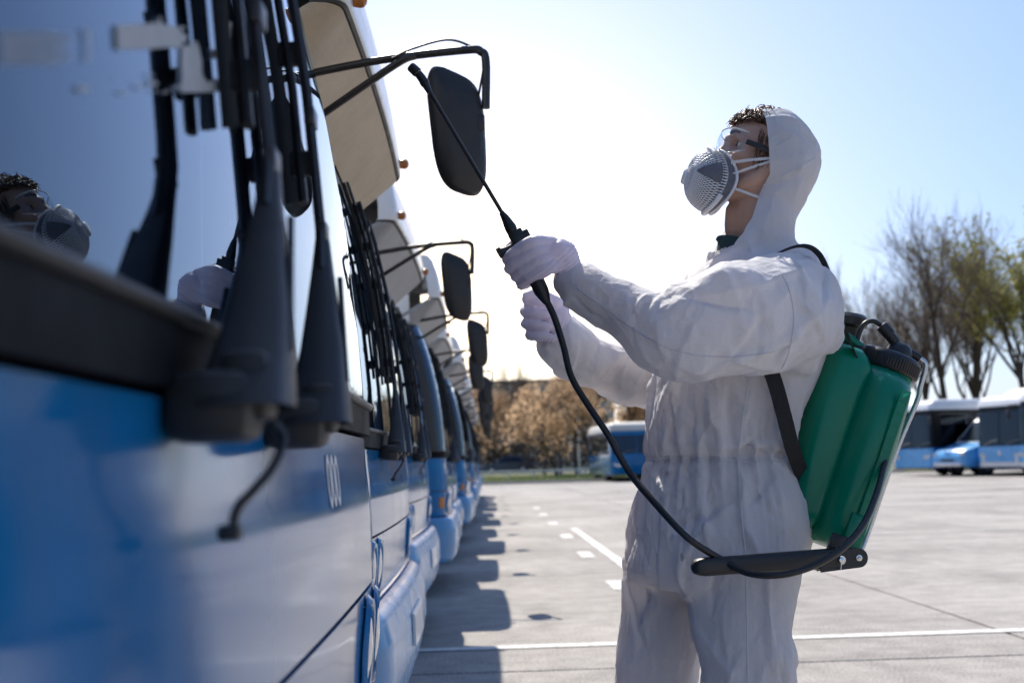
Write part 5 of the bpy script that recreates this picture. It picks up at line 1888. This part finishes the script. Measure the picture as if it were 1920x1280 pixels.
def strap(pts, wd, mt, root, name, th=.0012, steps=8):
    """flat ribbon along points (Vector, normal Vector)"""
    q = catmull([tuple(p) + tuple(nn) for p, nn in pts], steps)
    b = MB(); r1, r2, r3, r4 = [], [], [], []
    for i, a in enumerate(q):
        p = Vector(a[:3]); nn = Vector(a[3:]).normalized()
        t = Vector(q[min(i + 1, len(q) - 1)][:3]) - Vector(q[max(i - 1, 0)][:3]); t.normalize()
        sd = t.cross(nn).normalized() * wd / 2
        r1.append(p + sd); r2.append(p - sd); r3.append(p - sd + nn * th); r4.append(p + sd + nn * th)
    b.grid([r1, r2, r3, r4, r1])
    return to(root, b.build(name, mt, None, True, 50))


for s in (-1, 1):
    Y = Vector((0, s, 0))
    n0 = Y
    def SP(px, py, yy): 
        q = at(px, py, YP); return Vector((q.x, YP + s * yy, q.z))
    strap([(SP(1362, 316, .058), Y), (SP(1390, 314, .071), Y), (SP(1428, 312, .080), Y), (SP(1470, 305, .076), Y)], .0065, M['strap'], mask, 'strap')
    strap([(SP(1365, 337, .060), Y), (SP(1395, 328, .070), Y), (SP(1428, 318, .078), Y), (SP(1470, 300, .076), Y)], .0055, M['strap'], mask, 'strap')
    strap([(SP(1352, 357, .054), Y), (SP(1380, 368, .060), Y), (SP(1412, 380, .062), Y), (SP(1450, 388, .055), Y)], .0055, M['strap'], mask, 'strap')

# ------------------------------------------------------------------ safety goggles
gog = empty('safety_goggles', tuple(H(.08, 0, 0)))
tag(gog, 'clear wraparound safety goggles with black temples worn under the hood', 'goggles')
ln = MB()
rows = []
for t in np.linspace(-1, 1, 33):
    an = t * 1.36
    row = []
    for v in np.linspace(-1, 1, 9):
        top = .034 - .010 * abs(t) ** 3
        bot = -.026 + .018 * math.exp(-(t / .16) ** 2) + .010 * abs(t) ** 4
        w = bot + (top - bot) * (v + 1) / 2
        u = .020 + .088 * math.cos(an) ** .55 + .006 * (1 - v * v)
        row.append(H(u - .006, .076 * math.sin(an) / math.sin(1.36), w - .008))
    rows.append(row)
ln.grid(rows)
lens = to(gog, ln.build('lens', M['clear'], None, True, 80))
fr_ = MB()
fr_.tube([r[-1] for r in rows], .0016, 6)
fr_.tube([r[0] for r in rows], .0014, 6)
M['lensedge'] = mat('clear_lens_edge', (0.75, 0.77, 0.8), 0.15, trans=.5)
to(gog, fr_.build('lens_edge', M['lensedge'], None, True, 80))
M['blackplastic'] = mat('black_plastic', (0.018, 0.018, 0.02), 0.38, vary=0.2, vscale=20, bump=.1, bscale=120, rvary=.1)
for s in (-1, 1):
    tp = MB()
    pts = [at(1387, 281, YP), at(1402, 287, YP), at(1424, 296, YP), at(1455, 305, YP), at(1475, 322, YP)]
    pth = [Vector((p.x, YP + s * yy, p.z)) for p, yy in zip(pts, (.078, .080, .081, .078, .074))]
    tp.tube(catmull(pth, 5), .0062, 8, flat=.45, up=(0, 0, 1))
    to(gog, tp.build('temple', M['blackplastic'], None, True, 60))

# ------------------------------------------------------------------ backpack sprayer
spr = empty('backpack_sprayer', (at(1540, 1020, YP).x, YP, at(1540, 1020, YP).z))
tag(spr, 'green backpack sprayer with black cap, pump lever, hose and hand lance', 'sprayer')


def green():
    m = bpy.data.materials.new('green_translucent_plastic')
    n, l, p = nodes_of(m)
    geo = n.new('ShaderNodeNewGeometry')
    t = n.new('ShaderNodeTexNoise'); t.inputs['Scale'].default_value = 7; t.inputs['Detail'].default_value = 6
    l.new(geo.outputs['Position'], t.inputs['Vector'])
    mx = n.new('ShaderNodeMix'); mx.data_type = 'RGBA'
    mx.inputs[6].default_value = (0.0, 0.20, 0.118, 1); mx.inputs[7].default_value = (0.0, 0.27, 0.165, 1)
    l.new(t.outputs[0], mx.inputs[0]); l.new(mx.outputs[2], p.inputs['Base Color'])
    p.inputs['Roughness'].default_value = .27
    t2 = n.new('ShaderNodeTexNoise'); t2.inputs['Scale'].default_value = 90
    l.new(geo.outputs['Position'], t2.inputs['Vector'])
    b = n.new('ShaderNodeBump'); b.inputs['Strength'].default_value = .12; b.inputs['Distance'].default_value = .004
    l.new(t2.outputs[0], b.inputs['Height']); l.new(b.outputs[0], p.inputs['Normal'])
    tr = n.new('ShaderNodeBsdfTranslucent'); tr.inputs['Color'].default_value = (0.02, 0.55, 0.34, 1)
    ms = n.new('ShaderNodeMixShader'); ms.inputs[0].default_value = .24
    l.new(p.outputs[0], ms.inputs[1]); l.new(tr.outputs[0], ms.inputs[2])
    l.new(ms.outputs[0], n['Material Output'].inputs['Surface'])
    return m


M['green'] = green()
TA, TB = at(1664, 690, YP - .05), at(1549, 1022, YP - .05)       # bottle axis top / bottom
TX = (TB - TA).normalized()
TS = TX.cross(Vector((0, 1, 0))).normalized()
if TS.x < 0: TS = -TS                                          # away from the back
TL = (TB - TA).length


def TP(s, a, y):
    """point on the tank: s away from the back, a down the axis (0 top .. 1 bottom), y sideways"""
    return TA + TX * (a * TL) + TS * s + Vector((0, y + .05, 0))


tank = MB()
# cross-section: broad flat-sided shell, rounder at the rear; widest mid height
prof_t = [(-.012, .026, .050), (.0, .046, .062), (.02, .058, .085), (.05, .063, .115), (.10, .066, .138), (.2, .069, .150), (.4, .072, .155), (.6, .072, .155), (.78, .070, .152), (.88, .067, .148), (.945, .062, .140), (.985, .050, .125), (1.0, .028, .09)]
rows = []
for a, rs_, ry in prof_t:
    c = TP(.004 * a, a, 0)
    rows.append([c + TS * (rs_ * math.copysign(abs(math.cos(q)) ** .9, math.cos(q))) + Vector((0, ry * math.copysign(abs(math.sin(q)) ** .8, math.sin(q)), 0)) for q in np.linspace(0, 2 * math.pi, 61)])
tank.grid(rows)
tank.add([rows[0][k] for k in range(60)], [tuple(range(60))]); tank.add([rows[-1][k] for k in range(60)], [tuple(range(60))])
tk = to(spr, tank.build('tank', M['green'], None, True, 60))
# front chamber against the back
fc = MB()
rows = []
for a, s0, s1, ry in ((-.045, -.105, -.075, .05), (-.03, -.128, -.060, .085), (.0, -.142, -.048, .108), (.06, -.150, -.030, .118), (.3, -.152, -.026, .120), (.6, -.138, -.026, .120), (.86, -.115, -.028, .118), (.94, -.095, -.045, .11), (.97, -.08, -.052, .085)):
    c = TP((s0 + s1) / 2, a, 0); h_ = (s1 - s0) / 2
    rows.append([c + TS * (h_ * math.copysign(abs(math.cos(q)) ** .6, math.cos(q))) + Vector((0, ry * math.copysign(abs(math.sin(q)) ** .55, math.sin(q)), 0)) for q in np.linspace(0, 2 * math.pi, 49)])
fc.grid(rows)
fc.add([rows[0][k] for k in range(48)], [tuple(range(48))]); fc.add([rows[-1][k] for k in range(48)], [tuple(range(48))])
to(spr, fc.build('front_chamber', M['green'], None, True, 60))
# sight strip and foot bracket moulded on the side
sg = MB()
for (a0, a1, s_, w_) in ((.12, .80, .026, .020),):
    rows = []
    for a in np.linspace(a0, a1, 12):
        rows.append([TP(s_ + w_ * q, a, -.155 - (.0045 if 0 < k < 4 else -.006)) for k, q in enumerate((-.55, -.5, 0, .5, .55))])
    sg.grid(rows)
to(tk, sg.build('sight_strip', M['green'], None, True, 30)); 
for k in range(9):
    lm_ = MB(); lm_.box(TP(.026, .18 + .068 * k, -.1595), (.012 if k % 2 else .018, .0016, .0022), rot=Matrix((TS, Vector((0, 1, 0)), -TX)).transposed())
    to(tk, lm_.build('level_mark', M['green'], None))
bk = MB()
bk.box(TP(.022, .905, -.150), (.040, .02, .085), rot=Matrix((TS, Vector((0, 1, 0)), -TX)).transposed(), bev=.004)
to(spr, bk.build('foot_lug', M['green'], None, True))
# screw cap with ribs
CAPC = TP(.006, -.035, -.02); cap = MB()
CR = .0655
prof_c = [(-.020, CR - .006), (-.020, CR), (-.016, CR + .003), (.010, CR + .003), (.018, CR), (.023, CR - .008), (.024, CR - .020), (.021, CR - .024), (.021, .0)]
cap.lathe(CAPC, -TX, prof_c, 56, cap=False)
u_ = TX.orthogonal().normalized(); w_ = TX.cross(u_)
for k in range(64):
    an = 2 * math.pi * k / 64; d = u_ * math.cos(an) + w_ * math.sin(an)
    cap.tube([CAPC + d * (CR + .0030) + TX * .016, CAPC + d * (CR + .0030) - TX * .010], .0016, 4)
capo = to(spr, cap.build('cap', M['blackplastic'], None, True, 40))
nk_ = MB(); nk_.lathe(TP(.004, -.012, -.02), -TX, [(-.03, .064), (.0, .060), (.012, .059)], 40); to(spr, nk_.build('neck', M['green'], None, True))
# outlet fitting on the cap, steel pipe round the back of the tank
E0 = CAPC - TX * .022 + TS * .012 + Vector((0, -.012, 0))
ft = MB()
ft.lathe(E0 + TX * .004, -TX, [(0, .030), (.006, .031), (.016, .029), (.026, .024), (.034, .015), (.036, .0)], 24)
ft.tube([E0 - TX * .018 + TS * .010, E0 - TX * .012 + TS * .046], .0105, 12)
ft.tube([E0 - TX * .020 - TS * .006, E0 - TX * .042 - TS * .040], [.011, .013], 12)
for k in range(8):
    pass
to(capo, ft.build('outlet_fitting', M['blackplastic'], None, True, 45))
nt = MB(); nt.lathe(E0 - TX * .038 - TS * .032, (-TX * .55 - TS).normalized(), [(0, .0125), (.002, .0145), (.026, .0145), (.029, .012)], 14); to(capo, nt.build('fitting_nut', M['blackplastic'], None, True, 30))
hz = MB(); hz.tube(catmull([E0 - TX * .052 - TS * .058, E0 - TX * .054 - TS * .078, E0 - TX * .040 - TS * .094, E0 - TX * .012 - TS * .097, E0 + TX * .02 - TS * .092], 6), .0055, 10)
to(spr, hz.build('vent_tube', M['blackplastic'], None, True))
M['pipe'] = mat('clear_suction_pipe', (0.62, 0.63, 0.64), 0.14, 0.75, vary=.1, vscale=30)
pp = MB()
q0 = E0 - TX * .012 + TS * .046
pp.tube(catmull([q0, q0 + TS * .018 + TX * .010, TP(.087, .03, -.03), TP(.090, .10, -.03), TP(.083, .35, -.03), TP(.082, .6, -.03), TP(.082, .85, -.03), TP(.076, .97, -.04), TP(.060, 1.05, -.05)], 6), .0060, 10)
to(spr, pp.build('pipe', M['pipe'], None, True))
# carrying handle, rear filler lid
hd_ = MB(); hd_.tube(catmull([TP(-.052, -.05, -.03), TP(-.075, -.075, -.03), TP(-.105, -.095, -.03), TP(-.125, -.10, -.03), TP(-.14, -.06, -.03)], 6), .0095, 10)
to(spr, hd_.build('handle', M['green'], None, True))
LC = at(1580, 640, YP + .04)
ld = MB(); ld.lathe(LC + Vector((.0, 0, -.02)), Vector((.18, 0, 1)), [(0, .026), (.03, .030), (.052, .032), (.056, .046), (.074, .048), (.082, .040), (.084, .0)], 30)
to(spr, ld.build('filler_lid', M['blackplastic'], None, True, 40))
ft2 = MB(); ft2.lathe(TP(-.060, -.02, -.02), -TX, [(0, .025), (.018, .024), (.022, .019), (.023, .0)], 20); to(spr, ft2.build('strap_anchor', M['blackplastic'], None, True, 40))
# straps
M['webbing'] = mat('black_webbing', (0.012, 0.012, 0.014), 0.75, vary=.25, vscale=90, bump=.3, bscale=180)


def W(px, py, dy): return at(px, py, YP + dy)


up = Vector((0, 0, 1)); fr = Vector((0, -1, 0)); bkx = Vector((1, 0, 0))
strap([(W(1428, 492, -.165), (up * .8 + fr * .5)), (W(1462, 474, -.165), up), (W(1505, 462, -.16), up), (W(1535, 478, -.155), (up + bkx)), (W(1556, 525, -.15), bkx), (W(1572, 585, -.14), bkx), (W(1592, 640, -.12), bkx), (W(1604, 664, -.10), bkx)], .032, M['webbing'], spr, 'shoulder_strap', .003)
strap([(W(1428, 492, -.165), fr + up * .3), (W(1415, 540, -.19), fr), (W(1425, 640, -.20), fr), (W(1452, 715, -.195), fr), (W(1470, 780, -.19), fr), (W(1484, 835, -.165), fr), (W(1500, 880, -.115), fr), (W(1522, 930, -.06), fr)], .032, M['webbing'], spr, 'waist_strap', .003)
strap([(W(1350, 500, .165), up), (W(1420, 478, .17), up), (W(1505, 468, .165), up), (W(1548, 510, .16), bkx), (W(1580, 610, .14), bkx), (W(1600, 664, .12), bkx)], .032, M['webbing'], spr, 'shoulder_strap', .003)
# pump lever: square bar with rounded nose, clevis at the rear
lv = MB()
L0, L1 = W(1316, 1062, -.30), W(1566, 1046, -.23)
rows = []
ld_ = (L1 - L0).normalized(); ls = ld_.cross(Vector((0, 1, 0))).normalized(); lw_ = ls.cross(ld_)
for t, sc in ((-.022, .25), (-.018, .62), (-.010, .88), (0, 1.0), (.02, 1.03), (.3, 1.0), (.31, 1.0), (.5, 1.06), (.8, 1.12), (1.0, 1.15), (1.012, .9)):
    c = L0 + (L1 - L0) * t if 0 <= t <= 1 else (L0 + ld_ * t if t < 0 else L1 + ld_ * (t - 1))
    rows.append([c + ls * (.0178 * sc * math.copysign(abs(math.cos(a)) ** .5, math.cos(a))) + lw_ * (.0165 * sc * math.copysign(abs(math.sin(a)) ** .5, math.sin(a))) for a in np.linspace(0, 2 * math.pi, 25)])
lv.grid(rows)
lv.add([rows[0][k] for k in range(24)], [tuple(range(24))]); lv.add([rows[-1][k] for k in range(24)], [tuple(range(24))])
lever = to(spr, lv.build('pump_lever', M['blackplastic'], None, True, 45))
clv = MB()
C0, C1 = W(1558, 1050, -.23), W(1606, 1044, -.215)
cpoly = []
dv = (C1 - C0); L_ = dv.length
for a in np.linspace(-math.pi / 2, math.pi / 2, 10): cpoly.append((L_ + .020 * math.cos(a), .020 * math.sin(a)))
cpoly += [(-.03, .020), (-.03, -.020)]
dvn = dv.normalized(); upn = Vector((0, 1, 0)).cross(dvn) * -1
for off in (-.020, .014):
    clv.prism(cpoly, C0 + Vector((0, off, 0)), dvn, upn, Vector((0, .006, 0)))
clv.prism([(x * 1.0, y * .8) for x, y in cpoly], C0 + Vector((0, -.0139, 0)), dvn, upn, Vector((0, .0278, 0)))
clo = to(spr, clv.build('clevis', M['blackplastic'], None, False))
for t, r in ((.30, .0062), (1.0, .0042)):
    bt = MB()
    bt.lathe(C0 + dv * t + Vector((0, -.0195, 0)), (0, -1, 0), [(0, r * 1.5), (.002, r * 1.5), (.0022, r), (.008, r * .9), (.009, 0)], 12)
    to(clo, bt.build('bolt', M['chrome'], None, True, 40))
bt = MB(); bt.tube([C0 + dv * .3 + Vector((0, -.0265, .004)), C0 + dv * .3 + Vector((-.004, -.028, -.018))], .0012, 6)
to(clo, bt.build('split_pin', M['chrome'], None, True, 40))
brk = MB()
brk.box(W(1571, 1022, -.21), (.038, .02, .045), rot=Matrix((TS, Vector((0, 1, 0)), -TX)).transposed(), bev=.004)
to(spr, brk.build('lever_bracket', M['blackplastic'], None, True))
# lance: nozzle, tube, trigger valve, grip
YL = 2.74
n0, n1, n2 = at(769, 124, YL), at(806, 172, YL), at(945, 405, YL)
ax = (n2 - n1).normalized()
la = MB()
la.tube([n1 - ax * .01, n2], .0042, 12)
lance = to(spr, la.build('lance_tube', M['blackmetal'], None, True))
nz = MB()
d0 = (at(790, 142, YL) - n0).normalized()
nz.tube([n0, n0 + d0 * .004, at(783, 137, YL)], [.0085, .0105, .0108], 14)
nz.tube([at(784, 138, YL), at(791, 147, YL), at(797, 157, YL), at(806, 174, YL)], [.0085, .0092, .0085, .0058], 12)
nz.tube([at(794, 152, YL), at(798, 158, YL)], .0098, 12)
to(lance, nz.build('nozzle', M['blackplastic'], None, True, 45))
vv = MB()
vv.tube([at(940, 398, YL), at(947, 408, YL), at(957, 426, YL), at(962, 437, YL)], [.0055, .0085, .0125, .0115], 12)
b0 = at(972, 449, YL)
rotg = Matrix((f0 := GAX.cross(Vector((0, -1, 0))).normalized(), Vector((0, 1, 0)), GAX)).transposed()
vv.box(b0, (.030, .026, .040), rot=rotg, bev=.003)
vv.box(at(984, 443, YL), (.022, .020, .024), rot=rotg, bev=.003)
vv.tube([at(966, 462, YL), at(952, 469, YL), at(940, 474, YL)], [.0085, .0085, .010], 10)
vv.tube([at(941, 472, YL), at(934, 476, YL)], [.0125, .0118], 10)
to(spr, vv.build('trigger_valve', M['blackplastic'], None, True, 35))
gp = MB()
gp.tube([at(975, 460, YL), at(990, 492, YL), at(1004, 522, YL), at(1016, 547, YL), at(1021, 557, YL), at(1026, 568, YL)], [.0165, .0168, .0165, .0155, .012, .0075], 14)
to(spr, gp.build('grip', M['blackplastic'], None, True, 60))
# hose from the grip down, under the lever and up behind the tank
ho = MB()
hp = [(1024, 562, YL), (1040, 596, YL), (1057, 650, YL), (1071, 705, YL - .01), (1100, 755, YL - .02), (1140, 815, YL - .03), (1180, 885, YL - .03), (1230, 945, 2.66), (1290, 1008, 2.63), (1350, 1047, 2.655), (1392, 1070, 2.63), (1430, 1078, 2.60), (1478, 1075, 2.59), (1530, 1058, 2.60), (1580, 1027, 2.62), (1618, 984, 2.66), (1642, 930, 2.72), (1656, 880, 2.78), (1662, 850, 2.82), (1650, 842, 2.90)]
ho.tube(catmull([tuple(at(*p)) for p in hp], 6), .0070, 10)
to(spr, ho.build('hose', M['blackplastic'], None, True))
